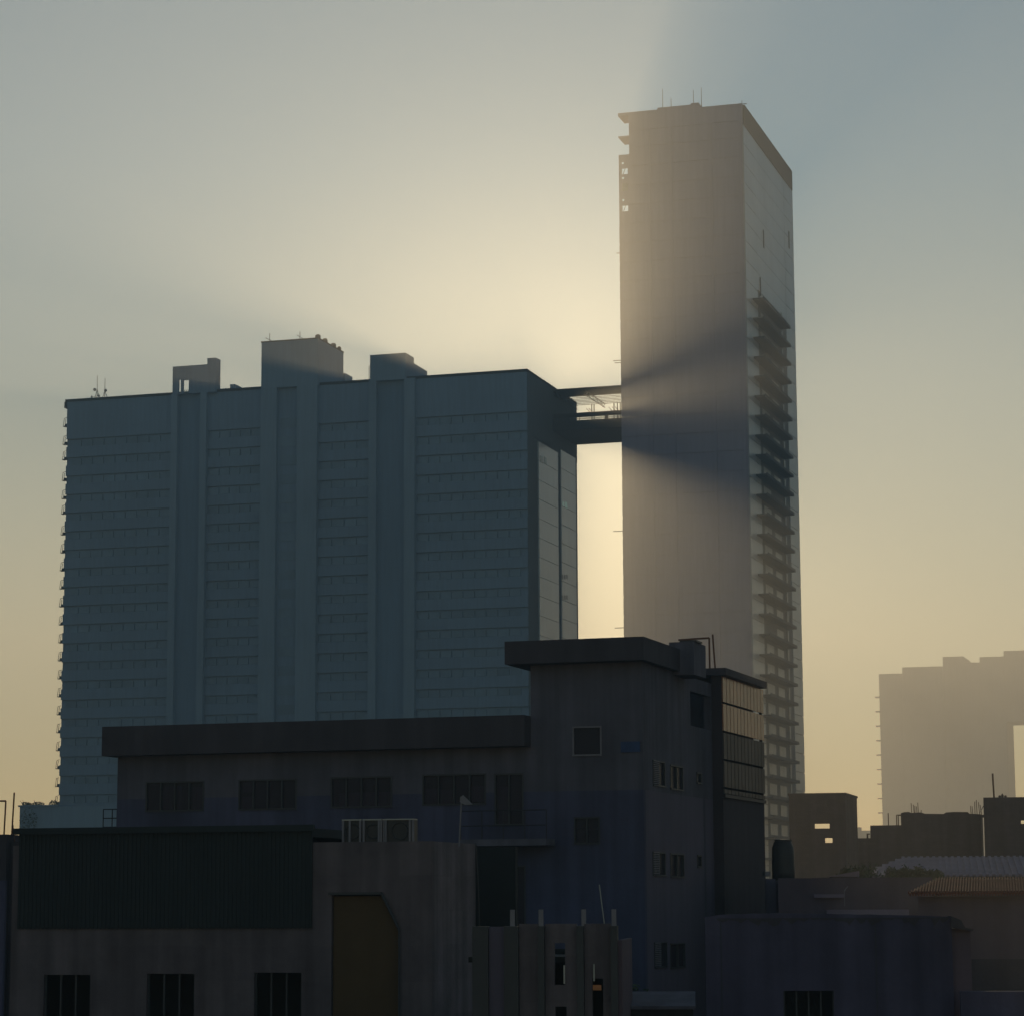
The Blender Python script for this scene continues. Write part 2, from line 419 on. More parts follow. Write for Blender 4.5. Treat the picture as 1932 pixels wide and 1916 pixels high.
def rod(name, label, cat, base, h, r, m='steel', lean=(0, 0), group=None, r2=None):
    o = MB().tube((0, 0, 0), (lean[0], lean[1], h), r, r if r2 is None else r2, 6).build(name, m); o.location = base
    return tag(o, label, cat, group)
u, zt = B.f(696.5, 690, 0.9); rod('pole', 'thin pole standing left of the box nearest the tower on the wide block roof', 'pole', B.g(u, 0.9, BZ), zt - BZ, 0.06)

# ------------------------------------------------------------------ the tall tower
T = B
TL, TLi, TR = T.f(1171, 700)[0], T.f(1186, 240)[0], T.f(1408, 700)[0]
TZ = T.f(1390, 195.5)[1]
TD = T.s(1500, 700, TR)[0]
twr = root('tower_block', 'tallest slim tower, bare concrete, with a notched top left corner and side balconies', 'tower', B)
SF = 3.36
zt3 = T.f(1175, 403)[1]
w = MB().box(TLi, TR, 0.25, TD, 0, TZ - 0.4)
w.box(TL, TLi, 0.25, TD, 0, zt3)
k = 0; z = TZ - 3.0
while z > 4:
    w.box(TLi if z > zt3 else TL, TR, 0.12, 0.25, z - 2.9, z - 0.06); z -= SF
w.box(TLi, TR, 0.10, 0.25, TZ - 3.0, TZ - 0.4)
w.build('wall', 'tower', twr)
fin = MB()
for px in (1226, 1268, 1345, 1400):
    u = T.f(px, 700)[0]; fin.box(u, u + 0.5, -0.12, 0.12, 0, TZ - 3)
fin.build('fin', 'tower', twr)
# parapets of different height
zp = T.f(1200, 210.5)[1]; zq = T.f(1270, 200.5)[1]
a, b, c, d = TLi, T.f(1240, 204)[0], T.f(1303, 198)[0], T.f(1318, 200)[0]
MB().box(a, b, 0.1, TD, TZ - 0.4, zp).box(b, d, 0.1, TD*0.5, TZ - 0.4, zq).box(c, d, 0.1, 2.5, zq, T.f(1310, 194)[1]).box(d, TR, 0.1, TD - 0.4, TZ - 0.4, TZ).build('parapet', 'tower', twr)
cb = T.s(1450, 299, TR + 0.3)[1]
MB().box(TR, TR + 0.35, 1.0, TD - 0.5, cb, TZ - 0.05).build('crown_band', 'clad_dark', twr)
# cantilevered slabs and open frames at the top-left corner
sl = MB().box(TL, TLi, 0.1, 4.5, zp - 0.55, zp); sl.build('corner_slab', 'tower', twr)
z = T.f(1170, 257)[1]; MB().box(TL, TLi, 0.1, 4.5, z - 0.25, z).build('corner_slab', 'tower', twr)
z = T.f(1170, 292)[1]
hs = []
for y0, y1 in ((317, 328.5), (345, 360), (387, 398.5)):
    hs.append((T.f(1172.5, 350)[0], T.f(1184, 350)[0], T.f(1175, y1)[1], T.f(1175, y0)[1]))
    hs.append((T.f(1172.5, 350)[0], T.f(1176.5, 350)[0], T.f(1175, y0 - 8)[1], T.f(1175, y0 - 12.5)[1]))
MB().wall(TL, TLi, zt3, z, 0.25, 0.6, hs).build('corner_frame', 'tower', twr)
br = MB()
for h in hs[::2]: br.tube((h[0] + 0.1, 0.7, h[2]), (h[0] + 0.5, 0.7, h[3]), 0.05, n=4)
br.build('corner_rail', 'steel', twr)
h = hs[2]; MB().box(h[0], h[1], 0.4, 0.45, h[2], h[3]).build('corner_glazing', 'glass_pale', twr)
# side: pale panels both sides of a dark balcony recess
va, vb, vc, vd = 0.25, T.s(1434, 900, TR)[0], T.s(1487.5, 900, TR)[0], TD
zs0 = T.s(1440, 560, TR)[1]
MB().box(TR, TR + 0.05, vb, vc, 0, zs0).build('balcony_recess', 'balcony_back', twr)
for a, b in ((va, vb), (vc, vd)):
    p = MB(); z = cb
    while z > 3:
        p.box(TR, TR + 0.22, a, b, z - SF + 0.12, z); z -= SF
    p.build('side_panel', 'tower_side', twr)
p = MB(); z = cb
while z > zs0 + 0.5:
    p.box(TR, TR + 0.20, vb, vc, max(zs0, z - SF + 0.05), z); z -= SF
p.build('side_panel', 'tower_side', twr)
vs0, vs1 = T.s(1424, 900, TR)[0], T.s(1476, 900, TR)[0]
led0 = MB().box(TR + 0.22, TR + 2.05, vs0, vs1, 0, 0.28).box(TR + 1.97, TR + 2.05, vs0 + 0.1, vs1 - 0.1, 0.28, 0.5)
led0 = led0.build('balcony_slab', 'clad_dark', twr)
pn0 = None
zl = []
for k in range(30):
    z = T.s(1497, 655 + 35.6*k, TR + 1.2)[1]
    if k == 0: o = led0
    else: o = copy_part(led0, twr)
    zl.append(z)
for k, o in enumerate([c for c in twr.children if c.name.startswith('balcony_slab')]):
    o.location = (0, 0, zl[0] + 0.55*SF - SF*k)
    z = zl[0] + 0.55*SF - SF*k
    L = vc - vb
    for j, (t0, t1) in enumerate(((0.10, 0.34), (0.46, 0.68))):
        if random.random() < 0.06: continue
        q = MB().box(TR + 0.05, TR + 0.15, vb + L*t0, vb + L*t1, z + 0.9, z + 2.75).build('window', 'glass_pale', twr)
    if k % 1 == 0:
        MB().box(TR + 0.05, TR + 0.3, vb + L*0.80, vb + L*0.84, z + 0.36, z + 3.3).build('downpipe', 'steel_pale', twr)
for px, py in ((1440, 450), (1488, 452), (1434, 540)):
    a, z = T.s(px, py, TR + 0.25)
    MB().box(TR + 0.22, TR + 0.3, a, a + 0.7, z - 1.6, z + 1.6).build('side_slot', 'clad_dark', twr)
# rods sticking out of the left edge
for px, py in ((1157, 681), (1160, 685), (1163, 478), (1157, 1002), (1160, 1184)):
    u, z = T.f(px, py, 0.6)
    MB().tube((u, 0.6, z), (TL, 0.6, z), 0.07, n=5).build('side_rod', 'steel', twr)
for i, (px, pyt, pyb, nm) in enumerate(((1250, 168, 207, 'tall thin whip antenna at the left of the tower roof'), (1266, 185, 205, 'shortest whip antenna on the tower roof, second from the left'),
        (1308, 170, 198, 'whip antenna on the small raised hump of the tower roof'), (1323, 165, 203, 'tall whip antenna just right of the small hump on the tower roof'),
        (1403, 189, 197, 'stub antenna at the right corner of the tower roof'))):
    u, zt = T.f(px, pyt, 1.5); zb = T.f(px, pyb, 1.5)[1] - 0.3
    rod('whip_antenna', nm, 'antenna', T.g(min(u, TR - 0.2), 1.5, zb), zt - zb, 0.07, r2=0.04, group='antennas on the tower roof')
u, z = T.f(1409, 196, 1.0); MB().tube((TR - 1, 1.0, z), (u, 1.0, z), 0.08, n=5).build('side_rod', 'steel', twr)

# ------------------------------------------------------------------ the bridge between block and tower
BA, BC = B.s(1042, 735, BW)[0], B.s(1084, 765, BW)[0]
zc = B.f(1170, 727, BA)[1]; zr = B.f(1130, 776.5, BA)[1]; zd = B.f(1130, 790.5, BA)[1]; zb = B.f(1130, 837, BC)[1]
bri = root('sky_bridge', 'steel footbridge with a lattice canopy high between the wide block and the tower', 'bridge', B)
U0, U1 = BW + 0.12, TL
MB().box(U0, U1, BA, BC, zb, zd).build('deck', 'clad_dark', bri)
MB().box(U0, U1, BA, BA + 0.3, B.f(1130, 785, BA)[1], zr).build('edge_beam', 'steel', bri)
rl = MB()
for t in (0.12, 0.25): rl.tube((U0, BA + 0.1, zd + (zr - zd)*t), (U1, BA + 0.1, zd + (zr - zd)*t), 0.06, n=5)
n = 7
for i in range(n + 1): rl.box(U0 + (U1-U0)*i/n, U0 + (U1-U0)*i/n + (0.6 if i % 3 == 1 else 0.1), BA + 0.02, BA + 0.2, zd, B.f(1130, 785, BA)[1])
rl.build('railing', 'steel', bri)
MB().box(U0, U1, BA - 0.1, BA + (BC-BA)*0.42, zc - 0.22, zc).build('canopy_sheet', 'sheet', bri)
pu = MB(); npur = 7
for i in range(npur):
    v = BA + (BC-BA)*(0.46 + 0.54*i/(npur-1))
    for j in range(10):
        ua, ub = U0 + (U1-U0)*j/10, U0 + (U1-U0)*(j+1)/10
        pu.tube((ua, v, zc - 0.15), (ub, v, zc - 0.15), 0.06, n=5)
pu.build('purlins', 'steel', bri)
for t in (0.02, 0.34, 0.78, 0.99):
    u = U0 + (U1-U0)*t; tr = MB()
    tr.tube((u, BA, zc - 0.25), (u, BC, zc - 0.25), 0.1, n=5).tube((u, BA, zc - 1.15), (u, BC, zc - 0.9), 0.09, n=5)
    m_ = 10
    for i in range(m_):
        va, vb = BA + (BC-BA)*i/m_, BA + (BC-BA)*(i+1)/m_
        tr.tube((u, va, zc - 1.1 if i % 2 else zc - 0.25), (u, vb, zc - 0.25 if i % 2 else zc - 1.1), 0.06, n=4)
    tr.build('canopy_truss', 'steel', bri)
for px in (1117, 1121.5, 1159, 1165.5, 1171):
    u = min(B.f(px, 770, BC)[0], U1 - 0.1)
    MB().tube((u, BC - 0.2, zd), (u, BC - 0.2, zc - 0.2), 0.1, n=6).tube((u - 1.0, BC - 0.2, zc - 0.9), (u, BC - 0.2, zc - 2.1), 0.05, n=4).build('post', 'steel', bri)

# ------------------------------------------------------------------ far block at the right
F = Frame(1660, 1300, 1120, 17.0)
far = root('distant_block', 'pale hazy block with a bridge arm leaving the frame, far behind at right', 'building', F)
def ff(px, py): return F.f(px, py)
gz = ff(1660, 1273)[1]; steps = [(1658, 1702, 1270), (1702, 1778, 1257), (1778, 1817, 1237.5), (1817, 1848, 1249), (1848, 1895, 1238), (1895, 1900, 1230)]
w = MB(); x1 = ff(1899, 1400)[0]
for a, b, y in steps:
    ua = ff(a, y)[0]; ub = ff(b, y)[0] if b != 1900 else x1
    w.box(ua, ub, 0 if (a, b) != (1778, 1817) else 0.6, 26, 0, ff((a+b)/2, y)[1])
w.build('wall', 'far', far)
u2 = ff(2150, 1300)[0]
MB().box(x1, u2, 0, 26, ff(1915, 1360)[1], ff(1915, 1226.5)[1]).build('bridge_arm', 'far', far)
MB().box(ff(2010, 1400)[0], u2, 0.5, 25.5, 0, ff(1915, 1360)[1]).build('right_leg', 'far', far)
l0 = None
for k in range(10):
    z = ff(1660, 1315 + 27.3*k)[1]
    l = MB().box(-2.2, 0, 0, 3, z, z + 0.5).build('service_ledge', 'clad_dark', far)
for k in range(16):
    z = gz - 6 - 6*k
    if z > 2: MB().box(4, x1 - 4, -0.3, 0, z, z + 1.5).build('storey_band', 'far', far)

# low podium left of the wide block, overgrown
P = Frame(37, 1540, 400, 17.0)
pz = P.f(60, 1521)[1]
pod = root('podium', 'low hazy annex with climbing plants at the foot of the wide block, left', 'building', P)
MB().box(0, P.f(260, 1540)[0], 0, 20, 0, pz).build('wall', 'render_light', pod)
MB().box(-0.2, P.f(112, 1540)[0], -0.2, 20, pz, pz + 0.25).build('roof_edge', 'render_dark', pod)
def leaves(c, rx, ry, rz, n, size, name, parent=None, m='leaf'):
    mb = MB()
    for _ in range(n):
        while True:
            p = Vector((random.uniform(-1, 1), random.uniform(-1, 1), random.uniform(-1, 1)))
            if p.length < 1 and random.random() < 0.35 + 0.65*p.length: break
        q = Vector((p.x*rx, p.y*ry, p.z*rz)) + Vector(c)
        a = Vector((random.gauss(0, 1), random.gauss(0, 1), random.gauss(0, 1))).normalized(); b = a.orthogonal().normalized()
        s_ = size*random.uniform(0.6, 1.3); bb = len(mb.v)
        mb.v += [tuple(q + a*s_), tuple(q + b*s_*0.5), tuple(q - a*s_), tuple(q - b*s_*0.5)]; mb.f.append((bb, bb+1, bb+2, bb+3))
    return mb.build(name, m, parent)
for px, pyt, w_, lab in ((50, 1520, 0.8, 'sprawling creeper on the left corner of the hazy annex roof'), (72, 1519, 1.0, 'low tuft of creeper in the middle of the hazy annex roof'), (101, 1513, 0.7, 'upright bushy plant against the wide block on the hazy annex roof')):
    u, z = P.f(px, pyt, 1.0); o = root('creeper_plant', lab, 'plant', P, group='plants on the annex'); o.location = P.g(u, 1.0, pz)
    leaves((0, 0, 0.4), w_*1.2, 0.5, max(0.4, (z - pz)), 160, 0.14, 'foliage', o)
    s_ = MB()
    for k in range(7):
        x = random.uniform(-w_, w_); s_.tube((x*0.3, 0, 0), (x*1.6, 0, random.uniform(0.4, 1.1)), 0.035, n=4)
    s_.build('stem', 'bark', o)
for px, py, lab in ((54, 1550, 'climbing plant hanging on the face of the hazy annex'),):
    u, z = P.f(px, py, -0.2); o = root('climbing_plant', lab, 'plant', P); o.location = P.g(u, -0.2, 0)
    leaves((0, 0, z), 1.6, 0.2, 2.2, 200, 0.16, 'foliage', o)

# ------------------------------------------------------------------ the blue apartment house in the foreground
G = Frame(1211, 1250, 86, 18.5)
hou = root('apartment_house', 'dark blue foreground house with flat roofs, raised stair part and sheeted end wall', 'house', G)
ov = -0.7
uA, uB = G.f(222, 1450)[0], G.f(1001, 1300)[0]
vD = G.s(1352, 1450, 0)[0]
zA1 = G.f(192, 1371, ov)[1]; zA1 = (zA1 + G.f(990, 1346.5, ov)[1])/2
zA0 = zA1 - (G.f(192, 1371, ov)[1] - G.f(192, 1426, ov)[1])
zB1 = (G.f(952, 1210, ov)[1] + G.f(1214, 1199, ov)[1])/2
zB0 = zB1 - (G.f(952, 1210, ov)[1] - G.f(952, 1253, ov)[1])
zspl = G.f(700, 1520)[1]
def gr(px0, px1, py0, py1, v=0.0):
    a = G.f(px0, (py0+py1)/2, v)[0]; b = G.f(px1, (py0+py1)/2, v)[0]; return (a, b, G.f((px0+px1)/2, py1, v)[1], G.f((px0+px1)/2, py0, v)[1])
wins = [gr(275, 385, 1473, 1530), gr(450, 560, 1469, 1527), gr(624, 740, 1464, 1523), gr(797, 917, 1459, 1518)]
door = gr(933, 988, 1458, 1556)
tw = [gr(1080, 1135, 1369, 1425), gr(1083, 1132, 1540, 1592)]
low = [gr(936, 992, 1632, 1752)]
T_ = 0.25
z_mid = G.f(600, 1500)[1]
front = MB().wall(uA, uB, z_mid, zA0, 0, T_, wins + [door])
front.build('upper_wall', 'grey_wall', hou)
MB().wall(uA, uB, 0, z_mid, 0, T_, wins + [door] + low).build('lower_wall', 'blue', hou)
MB().wall(uB, 0, z_mid, zB0, 0, T_, tw).build('upper_wall', 'grey_wall', hou)
MB().wall(uB, 0, 0, z_mid, 0, T_, tw).build('lower_wall', 'blue', hou)
def sd(px0, px1, py0, py1, u=0.0):
    a = G.s(px0, py0, u)[0]; b = G.s(px1, py0, u)[0]; return (a, b, G.s((px0+px1)/2, py1, u)[1], G.s((px0+px1)/2, py0, u)[1])
swin = [sd(1231, 1254, 1434, 1483), sd(1264, 1288, 1443, 1490), sd(1314, 1323, 1456, 1478), sd(1231, 1255, 1606, 1652), sd(1264, 1290, 1609, 1655), sd(1315, 1323, 1612, 1636), sd(1234, 1258, 1776, 1825), sd(1264, 1292, 1778, 1826)]
log = sd(1302, 1340, 1308, 1372)
MB().wall(T_, vD, z_mid, zB0, -T_, 0, swin + [log], 'y').build('side_wall', 'grey_wall', hou)
MB().wall(T_, vD, 0, z_mid, -T_, 0, swin, 'y').build('side_wall', 'blue_side', hou)
# left end wall, rear wall, wing side, floors
MB().box(uA, uA + T_, T_, 8.0, 0, zA0).box(uA, 0, 8.0, 8.25, 0, zA0).box(uB, 0 - T_, vD, vD + 0.2, 0, zB0).box(uB, uB + T_, T_, vD, zA1, zB0).build('rear_wall', 'grey_wall', hou)
fl = MB()
for z in (G.f(600, 1556)[1], G.f(600, 1730)[1]): fl.box(uA + T_, -T_, T_, 7.9, z - 0.2, z)
fl.build('floor_slab', 'interior', hou)
MB().box(uA + T_, -T_, 3.0, 3.1, 0.1, zA0 - 0.1).build('inner_wall', 'interior', hou)
uF = G.f(192, 1400, ov)[0]
MB().box(uF, uB, ov, 8.6, zA0, zA1).build('roof', 'fascia', hou)
uG, uH = G.f(952, 1230, ov)[0], G.f(1214, 1220, ov)[0]
MB().box(uG, uH, ov, G.s(1304, 1248, uH)[0], zB0, zB1).build('stair_roof', 'fascia', hou)
# low balcony slab under the door, with thin rails
bz = G.f(950, 1582, -1.0)[1]
MB().box(G.f(868, 1580, -1.0)[0], G.f(1030, 1580, -1.0)[0], -1.0, 0, bz - 0.22, bz).build('balcony', 'grey_wall', hou)
rr = MB()
for t in (0.45, 0.95): rr.tube((G.f(868, 1580, -1)[0], -0.95, bz + t), (G.f(1030, 1580, -1)[0], -0.95, bz + t), 0.018, n=5)
for k in range(5):
    u = G.f(868, 1580, -1)[0] + (G.f(1030, 1580, -1)[0] - G.f(868, 1580, -1)[0])*k/4; rr.tube((u, -0.95, bz), (u, -0.95, bz + 0.95), 0.018, n=5)
rr.build('balcony_rail', 'steel', hou)
def win_front(h, panes, cur, name='window', u_axis=True, frame_m='frame'):
    a, b, z0, z1 = h
    fr = MB(); t = 0.05
    def bx(mb, p0, p1, d0, d1, q0, q1):
        if u_axis: mb.box(p0, p1, d0, d1, q0, q1)
        else: mb.box(-d1, -d0, p0, p1, q0, q1)
    bx(fr, a, b, -0.03, 0.1, z1 - t, z1); bx(fr, a, b, -0.05, 0.1, z0, z0 + t)
    for i in range(panes + 1):
        x = a + (b - a - t)*i/panes; bx(fr, x, x + t, -0.02, 0.09, z0 + t, z1 - t)
    o = fr.build(name, frame_m, hou)
    gl = MB(); bx(gl, a + t, b - t, 0.05, 0.06, z0 + t, z1 - t)
    g = gl.build('pane', GLASS, o)
    for (c0, c1, d0, d1) in cur:
        c = MB(); n = 10
        for i in range(n):
            x0, x1 = a + (b-a)*(c0 + (c1-c0)*i/n), a + (b-a)*(c0 + (c1-c0)*(i+1)/n)
            bx(c, x0, x1, 0.14 + 0.02*(i % 2), 0.17 + 0.02*(i % 2), z0 + (z1-z0)*d0, z0 + (z1-z0)*d1)
        c.build('curtain_or_sunlight', 'curtain_or_sunlight', o)
    return o
gm = bpy.data.materials.new('window_glass'); gm.use_nodes = True
gn = gm.node_tree; gp = gn.nodes['Principled BSDF']; gp.inputs['Roughness'].default_value = 0.3; gp.inputs['Base Color'].default_value = (0.045, 0.038, 0.055, 1); gp.inputs['Alpha'].default_value = 0.6; gp.inputs['Specular IOR Level'].default_value = 0.12
GLASS = gm
win_front(wins[0], 4, [(0.27, 0.36, 0.05, 0.85), (0.38, 0.46, 0.05, 0.85), (0.5, 0.58, 0.05, 0.85), (0.78, 0.98, 0.05, 0.8)])
win_front(wins[1], 4, [(0.04, 0.22, 0.02, 0.45), (0.05, 0.2, 0.6, 0.95)])
win_front(wins[2], 4, [(0.12, 0.24, 0.02, 0.5), (0.28, 0.97, 0.02, 0.5)])
win_front(wins[3], 4, [(0.02, 0.22, 0.02, 0.55), (0.26, 0.45, 0.02, 0.5), (0.75, 0.97, 0.1, 0.6)])
win_front(door, 2, [(0.1, 0.42, 0.02, 0.75)], 'balcony_door')
win_front(low[0], 2, [(0.1, 0.4, 0.0, 0.6)], 'balcony_door')
win_front(tw[0], 1, [], frame_m='white'); win_front(tw[1], 2, [])
for i, h in enumerate(swin):
    o = win_front(h, 2 if h[1]-h[0] > 0.8 else 1, [(0.08, 0.4, 0.02, 0.95)] if i == 1 else [], u_axis=False)  # second window: the curtain strip's pale colour stands in for see-through sunlight
    if i in (0, 3, 6):
        sl_ = MB(); a, b, z0, z1 = h
        for k in range(14): sl_.box(0.0, 0.05, a + 0.03, a + (b-a)*0.45, z0 + (z1-z0)*(k+0.2)/14, z0 + (z1-z0)*(k+0.75)/14)
        sl_.build('louvre', 'white', o)
MB().box(-2.2, -T_, log[0], log[1], log[2] - 0.2, log[2]).box(-2.2, -2.1, log[0], log[1], log[2], log[3]).build('loggia', 'interior', hou)
# bump-out with sheeted end wall
ub = G.f(1362.5, 1400, vD - 0.6)[0]; vn = vD - 0.6; vf = G.s(1440, 1420, ub)[0]
zt_ = G.s(1364, 1275, ub)[1]; zl_ = [G.s(1364, y, ub)[1] for y in (1275, 1326, 1380, 1433, 1486)]; zp0 = G.s(1364, 1498, ub)[1]
sw4 = sd(1350, 1361, 1460, 1486)
an = MB().box(0, ub, vn, vn + 0.2, 0, zt_).box(-3, 0, vD + 0.25, vf, 0, zt_)
zl0 = G.s(1364, 1498, ub)[1]; zl2 = G.s(1364, 1380, ub)[1]
an.box(0, ub, vn + 0.2, vf, 0, zl0 - 0.05).box(0.0, ub, vf - 0.15, vf, zl0 - 0.05, zl2 - 0.4)
an.box(0.02, ub - 0.02, vn + 0.2, vf - 0.16, zl2 - 0.15, zl2 - 0.05)
an.build('stair_annex', 'annex_paint', hou)
MB().box(ub - 0.12, ub - 0.02, vf - 0.1, vf, zl2 - 0.4, zt_).box(0, ub - 0.12, vf - 0.08, vf - 0.02, zl2 + 1.0, zl2 + 1.06).build('annex_frame', 'steel', hou)
zl_.append(zp0)
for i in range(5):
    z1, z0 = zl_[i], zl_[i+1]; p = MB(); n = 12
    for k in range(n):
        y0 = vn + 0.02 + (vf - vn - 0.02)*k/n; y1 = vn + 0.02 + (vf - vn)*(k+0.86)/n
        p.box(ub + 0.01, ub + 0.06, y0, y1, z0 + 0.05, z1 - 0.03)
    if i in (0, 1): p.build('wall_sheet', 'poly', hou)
    else: tag(p.build('wall_sheet', 'poly2', hou), 'darker lower sheet')
MB().box(ub, ub + 0.09, vn, vf, zp0 - 0.1, zp0 + 0.02).build('sheet_rail', 'steel', hou)
us, vs_ = G.f(1369, 1268, vn - 0.35)[0], vn - 0.35
MB().box(-1.2, us, vs_, G.s(1447, 1294, us)[0], zt_ - 0.0, G.f(1369, 1258.5, vs_)[1]).build('annex_roof', 'fascia', hou)
o = MB().box(*(lambda h: (h[0], h[1], -0.06, -0.0, h[2], h[3]))(gr(1172, 1208, 1398, 1418))).build('wall_plate', 'sign_blue', hou)

def gpos(px, py, v): u, z = G.f(px, py, v); return u, z
# roof tank hut, pipes
vq = 4.0; a, zq1 = G.f(1262, 1211, vq); b = G.f(1309, 1211, vq)[0]; vr = G.s(1331, 1214, b)[0]
hut = root('tank_housing', 'dark box shaped tank housing with a lid, standing on the raised stair roof', 'tank', G)
MB().box(a, b, vq, vr, zB1 - 0.9, zq1).build('housing', 'grey_wall', hut)
MB().box(G.f(1281, 1207, vq)[0], G.f(1313, 1207, vq)[0], vq + 0.1, vq + 0.9, zq1, G.f(1296, 1206.5, vq)[1]).build('lid', 'tank', hut)
zr_ = G.f(1369, 1258.5, vs_)[1]
px_ = G.f(1338.5, 1230, vs_ + 1)[0]; zt1 = G.f(1338, 1202.5, vs_ + 1)[1]
o = tag(MB().tube((px_, vs_ + 1, zr_), (px_, vs_ + 1, zt1), 0.035).tube((px_, vs_ + 1, zt1), (G.f(1280, 1207, vs_ + 1)[0], vs_ + 1, G.f(1280, 1206.5, vs_ + 1)[1]), 0.035).build('vent_pipe', 'rust'), 'rusty bent pipe that rises from the annex roof and runs to the tank housing', 'pipe')
o.location = (G.o.x, G.o.y, 0); o.rotation_euler.z = -G.A
u, z = G.f(1344.5, 1196, vs_ + 1)
rod('roof_pole', 'straight rusty pole with a knob right of the bent pipe on the house roof', 'pole', G.g(u + 0.08, vs_ + 1, zr_), z - zr_, 0.035, 'rust', lean=(-0.08, 0))
# railing at the left end of the house
rlr = root('terrace_railing', 'thin steel railing at the left end of the blue house', 'railing', G)
a, z1 = G.f(195, 1526, 1.0); b = G.f(221, 1526, 1.0)[0]; z0 = G.f(195, 1568, 1.0)[1]; m_ = MB()
for t in (0, 0.4, 0.8): m_.tube((a, 1, z1 + (z0-z1)*t), (b, 1, z1 + (z0-z1)*t), 0.02, n=5)
m_.build('rail', 'steel', rlr)
for t in (0, 0.65, 1): MB().tube((a + (b-a)*t, 1, z0 - 0.6), (a + (b-a)*t, 1, z1), 0.02, n=5).build('post', 'steel', rlr)

# ------------------------------------------------------------------ block-built workshop in front, left
K = Frame(815, 1590, 60, 16.0)
wk = root('workshop', 'long unplastered block building with green sheeting above and a yellow door', 'building', K)
def kr(px0, px1, py0, py1, v=0.0): return (K.f(px0, (py0+py1)/2, v)[0], K.f(px1, (py0+py1)/2, v)[0], K.f((px0+px1)/2, py1, v)[1], K.f((px0+px1)/2, py0, v)[1])
kz = (K.f(600, 1590)[1] + K.f(815, 1584)[1])/2
kL, kM = K.f(20, 1800)[0], K.f(590, 1700)[0]
kd = K.s(897, 1595, 0)[0]
kw = [kr(80, 168, 1838, 2100), kr(275, 365, 1836, 2100), kr(478, 568, 1834, 2100)]
kw = [(a, b, 1.0, d) for a, b, c, d in kw]
dr = kr(625, 752, 1687, 1900); dr = (dr[0], dr[1], 0.0, dr[3])
MB().wall(kL, 0, 0, kz, 0, 0.2, kw + [dr]).build('wall', 'beige', wk)
MB().wall(0.2, kd, 0, kz, -0.2, 0, [], 'y').build('side_wall', 'beige_pale', wk)
MB().box(kL, kL + 0.2, 0.2, 7, 0, kz).box(kL, 0, 7, 7.2, 0, kz).box(kM, -0.2, 0.2, kd, kz - 0.2, kz - 0.02).box(kL + 0.2, -0.2, 2.4, 2.5, 0, kz - 0.3).build('rear_wall', 'interior', wk)
zg1 = (K.f(40, 1566)[1] + K.f(588, 1556)[1])/2; zg0 = K.f(300, 1751)[1]
g = MB(); gu0, gu1 = K.f(37, 1650)[0], K.f(590, 1650)[0]; n = 70
for i in range(n): g.box(gu0 + (gu1-gu0)*i/n, gu0 + (gu1-gu0)*(i+0.55)/n, -0.065, -0.05, zg0, zg1)
g.box(gu0, gu1, -0.05, -0.01, zg0 + 0.01, zg1 - 0.01).box(gu0, gu1, 0.0, 7, zg1 - 0.25, zg1 - 0.05)
g.build('green_sheeting', 'green', wk)
MB().box(gu0 - 0.1, gu1 + 0.1, -0.22, -0.14, zg1 - 0.12, zg1 + 0.03).build('gutter', 'green', wk)
for i, h in enumerate(kw):
    o = MB(); a, b, z0, z1 = h
    for k in range(4): x = a + (b-a-0.04)*k/3; o.box(x, x + 0.04, 0.08, 0.12, z0, z1)
    o.build('window', 'frame', wk)
# yellow door leaf with chamfered corner, dark drip moulding
a, b, z0, z1 = dr
MB().prism([(a + 0.02, 0), (b - 0.02, 0), (b - 0.02, z1 - 0.75), (b - 0.42, z1 - 0.03), (a + 0.02, z1 - 0.03)], 0.08, 0.14).build('door', 'yellow', wk)
MB().prism([(b, z1 - 0.8), (b, z1), (b - 0.45, z1)], 0.0, 0.08).build('door_corner', 'beige', wk)
MB().box(a - 0.05, b - 0.4, -0.1, 0, z1, z1 + 0.06).tube((b - 0.4, -0.05, z1 + 0.03), (b + 0.03, -0.05, z1 - 0.8), 0.035, n=6).tube((b + 0.03, -0.05, z1 - 0.8), (b + 0.03, -0.05, 0), 0.025, n=6).build('door_moulding', 'frame', wk)
cab = MB(); zc_ = kz; pts = [(0.0, kd + 0.02, kz + 0.02), (0.06, kd, kz - 0.8), (0.10, kd - 0.02, kz - 1.8), (0.12, kd + 0.02, kz - 2.6)]
for p, q in zip(pts, pts[1:]): cab.tube(p, q, 0.02, n=5)
cab.build('cable', 'tank', wk)
# outdoor AC units on the workshop roof
def ac(px0, px1, v, label, cols):
    a = K.f(px0, 1565, v)[0]; b = K.f(px1, 1565, v)[0]; z1 = K.f(700, 1546.5, v)[1]; zb_ = kz - 0.02
    o = root('condenser_unit', label, 'air conditioner', K, group='condenser units on the workshop roof'); o.location = K.g(a, v, zb_)
    wd, hh = b-a, z1-zb_
    MB().box(0, wd, 0.05, 0.35, 0.03, hh).build('casing', 'tank', o)
    for t in cols: MB().box(wd*t, wd*t + 0.05, 0, 0.05, 0.0, hh).build('frame_post', 'white', o)
    MB().box(0, wd, 0.0, 0.36, hh, hh + 0.03).build('lid', 'steel_pale', o)
    m2 = MB(); c = (wd*0.55, 0.03, hh*0.52)
    for i in range(16):
        w0, w1 = 2*math.pi*i/16, 2*math.pi*(i+1)/16; rr_ = min(wd, hh)*0.36
        m2.tube((c[0]+rr_*math.cos(w0), 0.03, c[2]+rr_*math.sin(w0)), (c[0]+rr_*math.cos(w1), 0.03, c[2]+rr_*math.sin(w1)), 0.012, n=4)
    m2.build('fan_grille', 'frame', o)
ac(645, 681, 1.0, 'narrow condenser unit at the left of the row on the block workshop roof', (0.0, 0.35, 0.9))
